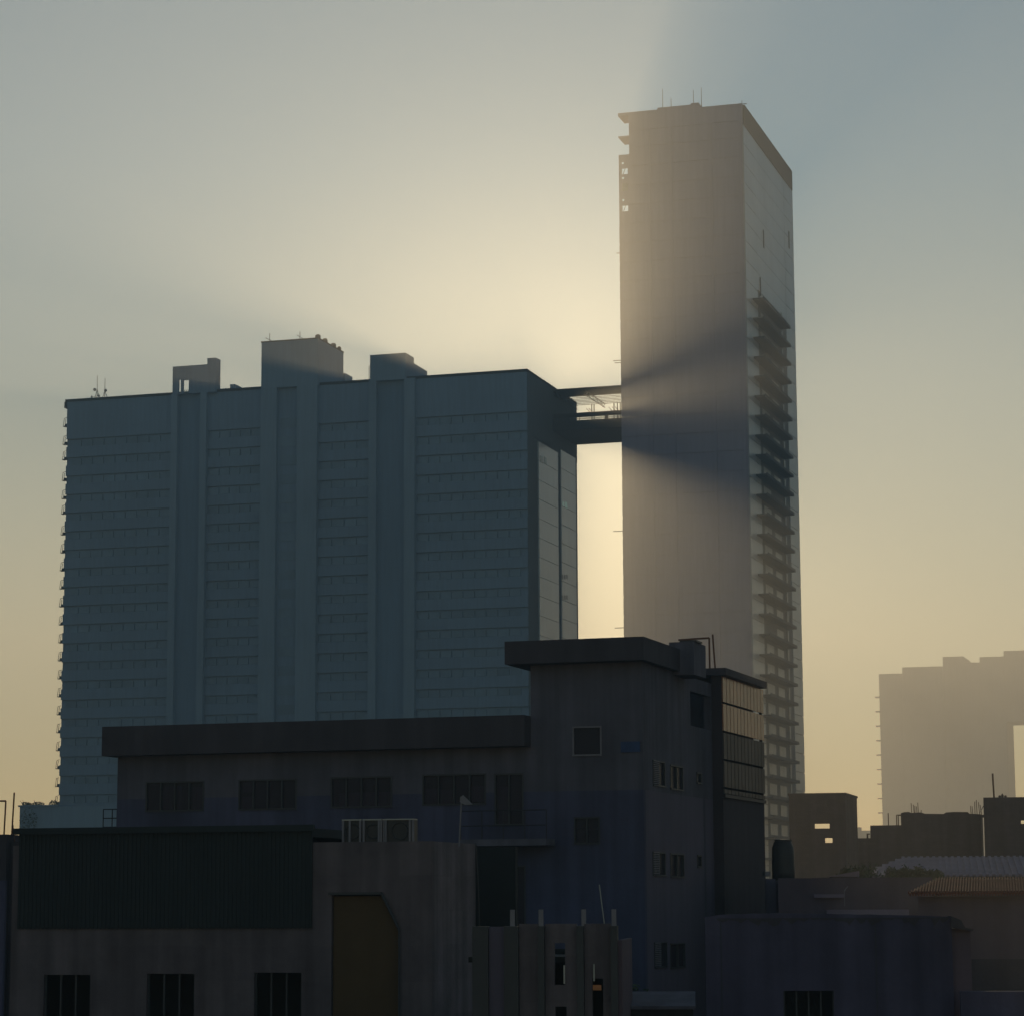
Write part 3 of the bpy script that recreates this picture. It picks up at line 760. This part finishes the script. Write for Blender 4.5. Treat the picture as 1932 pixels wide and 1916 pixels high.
ac(684, 719, 1.0, 'middle condenser unit on the block workshop roof', (0.0, 0.82, 0.95))
ac(723, 779, 1.0, 'widest condenser unit at the right of the row on the block workshop roof', (0.0, 0.04, 0.86, 0.96))
# dish on its pole
u, z = K.f(866, 1590, 1.5); zt2 = K.f(872, 1512, 1.5)[1]
ds = root('satellite_dish', 'pale tilted satellite dish on a thin pole at the workshop corner', 'antenna', K); ds.location = K.g(u, 1.5, kz)
MB().tube((0, 0, -0.1), (0.06, 0, zt2 - kz), 0.018, n=6).build('pole', 'white', ds)
MB().prism([(-0.02, 0.12), (0.05, 0.16), (0.28, -0.06), (0.10, -0.07), (-0.03, 0.0)], -0.03, 0.0).build('reflector', 'white', ds)
ds.children[-1].location = (0.06, 0, zt2 - kz)

# buildings and poles at the far left edge
L = Frame(12, 1600, 75, 10)
lh = root('low_house', 'dark low house cut off by the left edge of the frame', 'house', L)
lz = L.f(10, 1573)[1]
MB().box(-6, 0, 0, 6, 0, lz).box(0, L.f(60, 1590)[0], 0.3, 6, 0, L.f(20, 1586)[1]).build('wall', 'fascia', lh)
u, z = L.f(11, 1510, 0.5)
o = tag(MB().tube((u - 0.03, 0.5, lz), (u, 0.5, z), 0.025).tube((u, 0.5, z), (u - 2.5, 0.5, z), 0.025).build('vent_pipe', 'rust'), 'rusty bent pipe on the low house at the left edge', 'pipe')
o.location = (L.o.x, L.o.y, 0); o.rotation_euler.z = -L.A
pb = L.g(L.f(21.5, 1584, 0.6)[0], 0.6, L.f(21, 1586)[1]); zt4 = at(24, 1494, pb.y).z
lp = root('roof_pole', 'leaning braced pole beside the bent pipe at the left edge', 'pole', loc=pb)
MB().tube((0, 0, 0), (0.05, 0, zt4 - pb.z), 0.025, n=6).build('pole', 'rust', lp)
MB().tube((0.09, 0, 0), (0.02, 0, 0.5), 0.025, n=5).build('brace', 'rust', lp)
MB().box(-0.4, 0.10, 0, 0.2, -3.2, 0).build('wall_strip', 'blue', None)
bs = bpy.data.objects['wall_strip']; bs.name = 'painted_wall'; p = at(0, 1660, 52); bs.location = (p.x - 0.0, 52, p.z - 0.0); bs.scale = (1, 1, 2.0)
tag(bs, 'sliver of blue painted wall at the left edge of the frame', 'wall')

# ------------------------------------------------------------------ pillared shed in the middle foreground
C = Frame(880, 1745, 48, 6.0)
shd = root('pillared_shed', 'shed front of pale panels between dark pillars with pale stub posts on top', 'shed', C)
def cr(px, py=1800, v=0): return C.f(px, py, v)[0]
cz = C.f(1020, 1742)[1]
cuts = [892, 922, 952, 979, 1016, 1028, 1089, 1102, 1153, 1166]
hole1 = (cr(1046), cr(1066), C.f(1055, 1857)[1], C.f(1055, 1778)[1]); hole2 = (cr(1117), cr(1137), 5.0, C.f(1125, 1845)[1]); hole3 = (cr(1047), cr(1068), 5.0, C.f(1055, 1898)[1])
for i, (a, b, hs_) in enumerate(((979, 1016, []), (1028, 1089, [hole1, hole3]), (1102, 1153, [hole2]), (922, 952, []))):
    MB().wall(cr(a) + 0.005, cr(b) - 0.005, 0, cz - (0.0 if i < 3 else 0.05), 0.02, 0.15, hs_).build('wall_panel', 'beige' if i < 3 else 'blue_side', shd)
for a, b in ((892, 922), (952, 979), (1016, 1028), (1089, 1102), (1153, 1166)):
    MB().box(cr(a), cr(b), -0.12 + (0.05 if a == 892 else 0), 0.18, 0, cz - 0.04).build('pillar', 'frame', shd)
MB().box(cr(1166), cr(1174), 0.0, 3.0, 0, cz - 0.3).build('side_wall', 'brown', shd)
MB().box(cr(882), cr(1170), 2.6, 2.8, 0, cz - 0.5).box(cr(880), cr(1168), 0.3, 2.6, cz - 0.7, cz - 0.6).build('inner_wall', 'interior', shd)
for px in (966, 1020, 1101, 1158):
    a = cr(px); MB().box(a - 0.035, a + 0.045, 0.02, 0.1, cz - 0.04, cz + 0.26).build('stub_post', 'white', shd)
MB().box(cr(1118), cr(1134), -0.02, 0.0, C.f(1125, 1867)[1], C.f(1125, 1857)[1]).build('painted_window_glow', 'orange', shd)  # orange light of a small lit window, put into the colour
for px, y0, y1 in ((1063, 1820, 1855), (1119, 1818, 1850)):
    MB().box(cr(px), cr(px + 3), -0.01, 0.015, C.f(px, y1)[1], C.f(px, y0)[1]).build('window_edge', 'steel_pale', shd)
u, z = C.f(1131, 1668, 0.5)
rod('roof_aerial', 'thin leaning aerial behind the pillared shed', 'antenna', C.g(cr(1140, 1738, 0.5), 0.5, cz), z - cz, 0.012, 'steel_pale', lean=(-0.085, 0))
# bush and lean-to right of it
bx_ = at(1205, 1868, 55)
bu_ = root('bush', 'dark bush between the pillared shed and the lean-to roof', 'bush', loc=(bx_.x - 0.05, 55, 0))
hb = bx_.z
leaves((0, 0, hb - 0.9), 0.55, 0.5, 1.05, 1400, 0.055, 'foliage', bu_)
MB().tube((0, 0, 0), (0, 0, hb - 0.9), 0.06, 0.03).build('stem', 'bark', bu_)
Q = Frame(1180, 1895, 50, 4)
lt = root('lean_to', 'low dark lean-to with a sheet roof at the bottom centre of the frame', 'shed', Q)
qz = Q.f(1250, 1897)[1]
MB().prism([(0.0, qz - 0.06), (0.0, qz), (1.6, qz + 0.22), (1.6, qz + 0.16)], Q.f(1172, 1895)[0], Q.f(1312, 1895)[0], 'x').build('roof', 'grey_wall', lt)
MB().box(Q.f(1176, 1895)[0], Q.f(1308, 1895)[0], 0.15, 1.5, 0, qz - 0.06).build('wall', 'interior', lt)

# ------------------------------------------------------------------ blue boundary building, right foreground
Wf = Frame(1340, 1725, 55, 5.5)
bw = root('blue_shed', 'broad blue rendered wall with a rough weathered top and one dark window, lower right', 'building', Wf)
def wr(px, py=1800, v=0): return Wf.f(px, py, v)[0]
xs = [1330, 1362, 1420, 1480, 1540, 1600, 1660, 1720, 1770, 1795]; ys = [1729, 1724.5, 1722.5, 1722, 1723, 1723.5, 1725, 1725.5, 1727, 1728.5]
poly = []
for i, (x, y) in enumerate(zip(xs, ys)):
    u, z = Wf.f(x, y); poly.append((u, z))
    if i < len(xs)-1:
        for t in (0.3, 0.65): u2_, z2_ = Wf.f(x + (xs[i+1]-x)*t, y + (ys[i+1]-y)*t + random.uniform(-0.6, 0.6)); poly.append((u2_, z2_))
hx0, hx1, hzt = wr(1478, 1870), wr(1573, 1870), Wf.f(1520, 1868)[1]
zb2 = hzt
top = [(poly[0][0], zb2)] + poly + [(poly[-1][0], zb2)]
MB().prism(top, 0, 0.3).box(poly[0][0], hx0, 0, 0.3, 0, zb2).box(hx1, poly[-1][0], 0, 0.3, 0, zb2).box(hx0, hx1, 0, 0.3, 0, hzt - 1.2).build('wall', 'blue_wall', bw)
MB().box(poly[0][0], poly[0][0] + 0.2, 0.3, 5, 0, zb2 + 1.3).box(hx0 - 0.5, hx1 + 0.5, 1.6, 1.7, 0, hzt + 0.3).box(poly[-1][0] - 0.2, poly[-1][0], 0.3, 2.2, 0, zb2 + 1.3).build('rear_wall', 'interior', bw)
o = MB()
for k in range(5): x = hx0 + (hx1-hx0-0.03)*k/4; o.box(x, x + 0.03, 0.1, 0.13, hzt - 1.2, hzt)
o.build('window', 'frame', bw)
# weathered coping fragments
c0 = None
cx = [poly[2][0] + 0.02]; 
prof_ = []
while cx[-1] < poly[-1][0] - 0.1: cx.append(cx[-1] + random.uniform(0.04, 0.16))
ztp = lambda x: Wf.f(1600, 1724)[1] - 0.055 - abs(x - poly[14][0])*0.006
lowr = [(x, ztp(x) - random.uniform(0.01, 0.05) - max(0, random.gauss(0.03, 0.07))) for x in cx]
MB().prism([(cx[0], ztp(cx[0]))] + [(cx[-1], ztp(cx[-1]))] + lowr[::-1], -0.012, -0.001).build('weathered_coping', 'fascia', bw)
a, b = poly[-1][0], wr(1832, 1745)
MB().prism([(a - 0.02, Wf.f(1793, 1727)[1]), (wr(1815), Wf.f(1815, 1735)[1]), (wr(1822), Wf.f(1822, 1749)[1]), (wr(1838), Wf.f(1838, 1751)[1]), (wr(1836), Wf.f(1836, 1755)[1]), (a - 0.02, Wf.f(1793, 1749)[1])], -0.12, 0.9).build('coping_end', 'fascia', bw)
MB().box(a, wr(1833), 0.1, 2.0, 0, Wf.f(1810, 1751)[1]).build('end_wall', 'brown', bw)
for px in (1360, 1652): u = wr(px); MB().box(u, u + 0.015, -0.012, 0, 0, Wf.f(px, 1740)[1]).build('wall_joint', 'frame', bw)
lb = tag(MB().box(wr(1808, 1870), wr(2050, 1870), -0.6, -0.4, 0, Wf.f(1860, 1869, -0.6)[1]).build('boundary_wall', 'blue_wall'), 'low blue wall in front at the bottom right corner', 'wall')
lb.location = (Wf.o.x, Wf.o.y, 0); lb.rotation_euler.z = -Wf.A

# tiled house at right
H = Frame(1714, 1684, 72, 10.5)
th = root('tiled_house', 'brown walled house with a clay tile roof leaving the frame at right', 'house', H)
e0, ez = H.f(1713, 1684, -0.4); e1 = H.f(2060, 1684, -0.4)[0]; g0 = H.f(1732, 1690)[0]
rz = H.f(1790, 1657, 3.0)[1]; rx = H.f(1768, 1657, 3.0)[0]
rf = MB(); n = 64
for i in range(n):
    xa, xb = e0 + (e1-e0)*i/n, e0 + (e1-e0)*(i+1)/n; xm = (xa+xb)/2
    for (p, q, dz) in ((xa, xm, 0.05), (xm, xb, 0.0)):
        t = min(1, max(0.02, (p - e0)/(rx - e0)))
        vv = -0.4 + 3.4*t; zz_ = ez + (rz-ez)*t
        b0 = len(rf.v)
        for (x, y, z) in ((p, -0.4, ez), (q, -0.4, ez), (q, vv, zz_), (p, vv, zz_)): rf.v.append((x, y, z + dz))
        for (x, y, z) in ((p, -0.4, ez - 0.08), (q, -0.4, ez - 0.08), (q, vv, zz_ - 0.08), (p, vv, zz_ - 0.08)): rf.v.append((x, y, z + dz))
        rf.f += [(b0, b0+1, b0+2, b0+3), (b0+7, b0+6, b0+5, b0+4), (b0, b0+4, b0+5, b0+1), (b0+1, b0+5, b0+6, b0+2), (b0+2, b0+6, b0+7, b0+3), (b0+3, b0+7, b0+4, b0)]
rf.build('roof', 'tile', th)
MB().box(g0, e1, 0, 5, 0, ez - 0.1).build('wall', 'brown', th)
MB().box(H.f(1833, 1810)[0], e1, -0.1, 0, 0, H.f(1880, 1808)[1]).build('plinth', 'fascia', th)

# long corrugated warehouse roof
J = Frame(1640, 1651, 110, 9)
wh = root('warehouse', 'long warehouse with a grey corrugated sheet roof behind the trees', 'building', J)
e0, ez = J.f(1613, 1652); e1 = J.f(2060, 1652)[0]; rz = J.f(1750, 1616.5, 7)[1]; rx = J.f(1700, 1617, 7)[0]
rf = MB(); n = 36
for i in range(n):
    xa, xb = e0 + (e1-e0)*i/n, e0 + (e1-e0)*(i+1)/n; xm = (xa+xb)/2
    for (p, q, dz) in ((xa, xm, 0.05), (xm, xb, 0.0)):
        t = min(1, max(0.02, (p - e0)/(rx - e0))); vv, zz_ = 7*t, ez + (rz-ez)*t; sk = 0.0
        b0 = len(rf.v)
        for dd in (0, -0.06):
            for (x, y, z) in ((p, 0, ez), (q, 0, ez), (q + sk, vv, zz_), (p + sk, vv, zz_)): rf.v.append((x, y, z + dz + dd))
        rf.f += [(b0, b0+1, b0+2, b0+3), (b0+7, b0+6, b0+5, b0+4), (b0, b0+4, b0+5, b0+1), (b0+1, b0+5, b0+6, b0+2), (b0+2, b0+6, b0+7, b0+3), (b0+3, b0+7, b0+4, b0)]
rf.build('roof', 'zinc', wh)
MB().box(e0 + 0.2, e1, 0.3, 7, 0, ez - 0.07).build('wall', 'concrete', wh)
J2 = Frame(1560, 1653, 100, 8)
sr = root('small_outbuilding', 'small outbuilding with a pale sloping sheet roof left of the trees', 'shed', J2)
MB().prism([(0, J2.f(1560, 1653)[1]), (J2.f(1620, 1653)[0], J2.f(1620, 1653)[1]), (J2.f(1620, 1642)[0], J2.f(1620, 1642)[1])], 0, 3).build('roof', 'zinc', sr)
MB().box(0.1, J2.f(1618, 1653)[0], 0.2, 2.8, 0, J2.f(1560, 1653.5)[1]).build('wall', 'concrete', sr)
J3 = Frame(1536, 1690, 90, 8)
pw = root('courtyard_house', 'low dark house front with a pale coping strip beyond the blue wall', 'house', J3)
z = J3.f(1560, 1686)[1]
MB().box(J3.f(1468, 1690)[0], J3.f(1760, 1690)[0], 0.2, 5, 0, J3.f(1600, 1655)[1]).build('wall', 'brown', pw)
MB().box(0, J3.f(1592, 1688)[0], 0, 0.2, z - 0.12, z).build('coping', 'zinc', pw)
MB().box(J3.f(1560, 1719)[0], J3.f(1715, 1719)[0], -0.2, 0.2, 0, J3.f(1640, 1715)[1]).build('step_wall', 'zinc', pw)
p = at(1593, 1680, 88)
o = tag(MB().tube((0, 0, 0), (0.12, 0, 0.16), 0.022, 0.012, 6).tube((0, 0, -0.5), (0.0, 0.0, 0.0), 0.01, n=5).build('tilted_antenna', 'white'), 'tiny white slanting antenna over the courtyard house', 'lamp'); o.location = p  # slanting antenna on a thin stem, gives off no light

# trees in front of the warehouse
def tree(px, pyt, w_px, Y, label, n=2600):
    c = at(px, pyt, Y); w_ = w_px/FPX*Y; o = root('tree', label, 'tree', loc=(c.x, Y, 0), group='trees before the warehouse')
    h = c.z; tr = MB().tube((0, 0, 0), (0.05, 0, h*0.7), 0.16, 0.08); 
    for k in range(6):
        a = random.uniform(0, 6.28); tr.tube((0.04, 0, h*random.uniform(0.45, 0.65)), (math.cos(a)*w_*0.4, math.sin(a)*w_*0.4, h*random.uniform(0.75, 0.92)), 0.05, 0.02, 5)
    tr.build('trunk', 'bark', o)
    mb = MB()
    for k in range(16):
        a = random.uniform(0, 6.28); rr_ = random.uniform(0.1, 1)**0.7*w_*0.45; zc_ = h - 0.25 - random.uniform(0, 1)*w_*0.8*(0.25 + rr_/w_*1.6)
        cc = Vector((math.cos(a)*rr_, math.sin(a)*rr_, zc_)); cr_ = random.uniform(0.16, 0.3)*w_*0.8
        for _ in range(n//16):
            d = Vector((random.gauss(0, 1), random.gauss(0, 1), random.gauss(0, 0.8)))*cr_*0.5
            q = cc + d; a_ = Vector((random.gauss(0, 1), random.gauss(0, 1), random.gauss(0, 1))).normalized(); b_ = a_.orthogonal().normalized(); s_ = random.uniform(0.05, 0.11)
            bb = len(mb.v); mb.v += [tuple(q + a_*s_), tuple(q + b_*s_*0.5), tuple(q - a_*s_), tuple(q - b_*s_*0.5)]; mb.f.append((bb, bb+1, bb+2, bb+3))
    mb.build('crown', 'leaf', o)
tree(1625, 1630, 74, 104, 'round dark tree leftmost before the warehouse roof', 3800)
tree(1706, 1628, 62, 104, 'dark tree with the widest crown in the middle of the warehouse roof', 3000)
tree(1754, 1634, 48, 104, 'smaller dark tree rightmost before the warehouse roof', 2400)
tree(1676, 1645, 36, 103, 'lowest small tree tucked between the left and middle trees', 1500)

# big water tank on a pillar beside the blue house
Vv = 95
c = at(1478, 1650, Vv); zt5 = at(1478, 1583, Vv).z; zm5 = at(1478, 1660, Vv).z
wt = root('water_tank', 'dark round shouldered water tank beside the sheeted end of the blue house', 'tank', loc=(c.x, Vv, 0))
r_ = 21/FPX*Vv
hh = zt5 - zm5
smooth(MB().lathe((0, 0, zm5), [(r_, 0), (r_*1.02, 0.3), (r_, hh*0.55), (r_*0.97, hh*0.8), (r_*0.78, hh*0.94), (r_*0.72, hh*0.96)], 24).build('vessel', 'tank', wt))
MB().lathe((0.02, 0, zm5 + hh*0.96), [(r_*0.78, 0), (r_*0.78, hh*0.04), (r_*0.3, hh*0.05)], 20).build('lid', 'tank', wt)
MB().box(-r_*0.95, r_*0.95, -r_, r_, 0, zm5).build('plinth', 'brown', wt)
o = tag(MB().box(at(1446, 1700, 93).x, at(1464, 1700, 93).x, 93, 93.3, 0, at(1450, 1657, 93).z).build('gate_pillar', 'blue_side'), 'pale violet pillar right beside the end of the blue house', 'pillar')
o = tag(MB().box(at(1446, 1640, 93).x, at(1456, 1640, 93).x, 93.5, 94.5, at(1450, 1652, 93).z, at(1450, 1643, 93).z).build('white_slab', 'white'), 'small white slab end just above the violet pillar', 'slab')

# unfinished houses on the right skyline
N1 = Frame(1488, 1500, 150, 14.5)
hs1 = root('unfinished_house', 'square unfinished block house with two see-through openings beside the tower foot', 'house', N1)
nz = N1.f(1540, 1499)[1]; nR = N1.f(1595, 1520)[0]; nd = N1.s(1617, 1520, nR)[0]
def nr(px0, px1, py0, py1): return (N1.f(px0, py0)[0], N1.f(px1, py0)[0], N1.f(px0, py1)[1], N1.f(px0, py0)[1])
o1, o2 = nr(1536.5, 1565, 1553, 1562), nr(1556, 1570.5, 1580, 1589)
MB().wall(0, nR, 0, nz, 0, 0.2, [o1, o2]).build('wall', 'concrete', hs1)
def nrb(a, b, c, d): v = nd; return (N1.f(a, c, v)[0] - 0.1, N1.f(b, c, v)[0] + 0.1, N1.f(a, d, v)[1] - 0.05, N1.f(a, c, v)[1] + 0.05)
back = [nrb(1536.5, 1565, 1553, 1562), nrb(1556, 1570.5, 1580, 1589)]
MB().wall(0, nR, 0, nz, nd-0.2, nd, back).wall(0.2, nd-0.2, 0, nz, nR-0.2, nR, [], 'y').box(0, 0.2, 0.2, nd-0.2, 0, nz).build('rear_wall', 'concrete', hs1)
MB().box(-0.05, nR + 0.05, -0.05, nd + 0.05, nz, nz + 0.12).build('roof', 'concrete', hs1)
Y2 = 170
N2 = Frame(1620, 1580, Y2, 11)
hs2 = root('terrace_house', 'stepped dark terrace house with rebar and an uneven parapet on the right skyline', 'house', N2)
def n2(px, py, v=0): return N2.f(px, py, v)
w = MB()
w.box(n2(1606, 1580)[0], n2(1642, 1580)[0], 0.4, 8, 0, n2(1625, 1580)[1])
w.box(n2(1641.5, 1560)[0], n2(1700, 1560)[0], 0.2, 8, 0, n2(1660, 1555.8)[1])
prof = [(1699.6, 1533), (1706, 1531), (1715, 1530.5), (1719, 1532.5), (1738, 1531.5), (1745, 1534), (1780, 1534.5), (1785, 1531.5), (1800, 1530.5), (1826, 1530.8), (1829, 1534), (1851, 1535)]
w.prism([(n2(1699.6, 1600)[0], 0)] + [n2(*p) for p in prof] + [(n2(1851, 1600)[0], 0)], 0, 8)
w.build('wall', 'concrete', hs2)
w = MB().box(n2(1634, 1575)[0], n2(1637, 1575)[0], 0.6, 0.8, n2(1634, 1580)[1], n2(1634, 1571)[1]).box(n2(1634, 1575)[0], n2(1640, 1575)[0], 0.6, 0.8, n2(1634, 1573)[1], n2(1634, 1571)[1])
w.build('chimney', 'concrete', hs2)
for px, y0, y1 in ((1690.8, 1536, 1556), (1694, 1537, 1556)): 
    u = n2(px, 1540)[0]; MB().tube((u, 0.5, n2(px, y1)[1] - 0.1), (u, 0.5, n2(px, y0)[1]), 0.035, n=5).tube((u, 0.5, n2(px, y0)[1]), (n2(1700, 1536)[0], 0.5, n2(px, y0)[1]), 0.03, n=5).build('pipe', 'rust', hs2)
rb1 = [(1719, 1514, 0), (1723, 1517, 1), (1726, 1519, -1), (1729, 1520, 0), (1731.5, 1513, 0), (1738, 1527, -2), (1834, 1520, 0), (1839, 1511, -1), (1842, 1508, 0), (1846, 1512, 1), (1849, 1517, 2), (1831, 1519, 0)]
for px, py, ln in rb1:
    u, z = n2(px, py, 0.5); ub_ = n2(px + 1.5 + ln, 1534, 0.5)[0]; MB().tube((ub_, 0.5, n2(px, 1534, 0.5)[1] - 0.2), (u, 0.5, z), 0.025, n=5).build('rebar', 'rust', hs2)
p = at(1680.5, 1555, Y2); rod('roof_pole', 'thin pole on the lower step of the terrace house, right skyline', 'pole', (p.x, Y2 + 1, p.z - 0.1), at(1679.5, 1529, Y2).z - p.z, 0.035, 'rust')
N3 = Frame(1855, 1503, 165, 12.5)
hs3 = root('corner_house', 'taller dark flat roofed house cut off by the right edge of the frame', 'house', N3)
def n3(px, py, v=0): return N3.f(px, py, v)
MB().wall(0, n3(2060, 1520)[0], 0, n3(1890, 1503)[1], 0, 0.3, [(n3(1926, 1548)[0], n3(1945, 1548)[0], n3(1926, 1553)[1], n3(1926, 1546.5)[1])]).box(0, 0.2, 0.3, 6, 0, n3(1890, 1503)[1] - 0.01).box(0.2, n3(2060, 1520)[0], 0.3, 6, n3(1890, 1503)[1] - 0.3, n3(1890, 1503)[1] - 0.01).build('wall', 'concrete', hs3)
MB().box(-0.15, 0.15, -0.05, 0.3, n3(1856, 1541)[1], n3(1856, 1536)[1]).prism([(n3(1847, 1535)[0], n3(1847, 1535)[1]), (0, n3(1856, 1518)[1]), (0, n3(1856, 1521)[1])], 0, 0.1).build('brace', 'concrete', hs3)
for px, py in ((1886, 1499), (1891, 1496), (1897, 1499)):
    u, z = n3(px, py, 0.6); MB().lathe((u, 0.6, n3(px, 1503)[1]), [(0.09, -0.1), (0.07, 0.05), (0.1, 0.1), (0.03, z - n3(px, 1503)[1])], 8).build('finial', 'concrete', hs3)
p = at(1880, 1503, 165); rod('roof_pole', 'thick tall pole on the flat roofed house at the right edge', 'pole', (p.x, 165.8, p.z - 0.2), at(1878.5, 1457, 165).z - p.z + 0.2, 0.06, 'rust', lean=(-0.05, 0))

# far low skyline to close the gaps near the horizon
random.seed(21)
for i, (px, w_, h_, Y) in enumerate(((1600, 60, 1566, 900), (1655, 70, 1573, 1000), (1560, 60, 1575, 950), (20, 90, 1590, 900), (-40, 70, 1580, 950))):
    a, b = at(px, h_, Y), at(px + w_, h_, Y)
    lab = ['faint low house far off in the gap right of the unfinished house', 'faint low house far off behind the terrace house step', 'faint low house hidden far behind the unfinished house', 'faint low house far off at the left edge', 'faint low house beyond the left frame edge'][i]
    if i in (2, 4): continue
    o = tag(MB().box(a.x, b.x, Y, Y + 20, 0, a.z).box(a.x + 2, a.x + 5, Y + 2, Y + 5, a.z, a.z + 1.2).build('far_house', 'far'), lab, 'house')
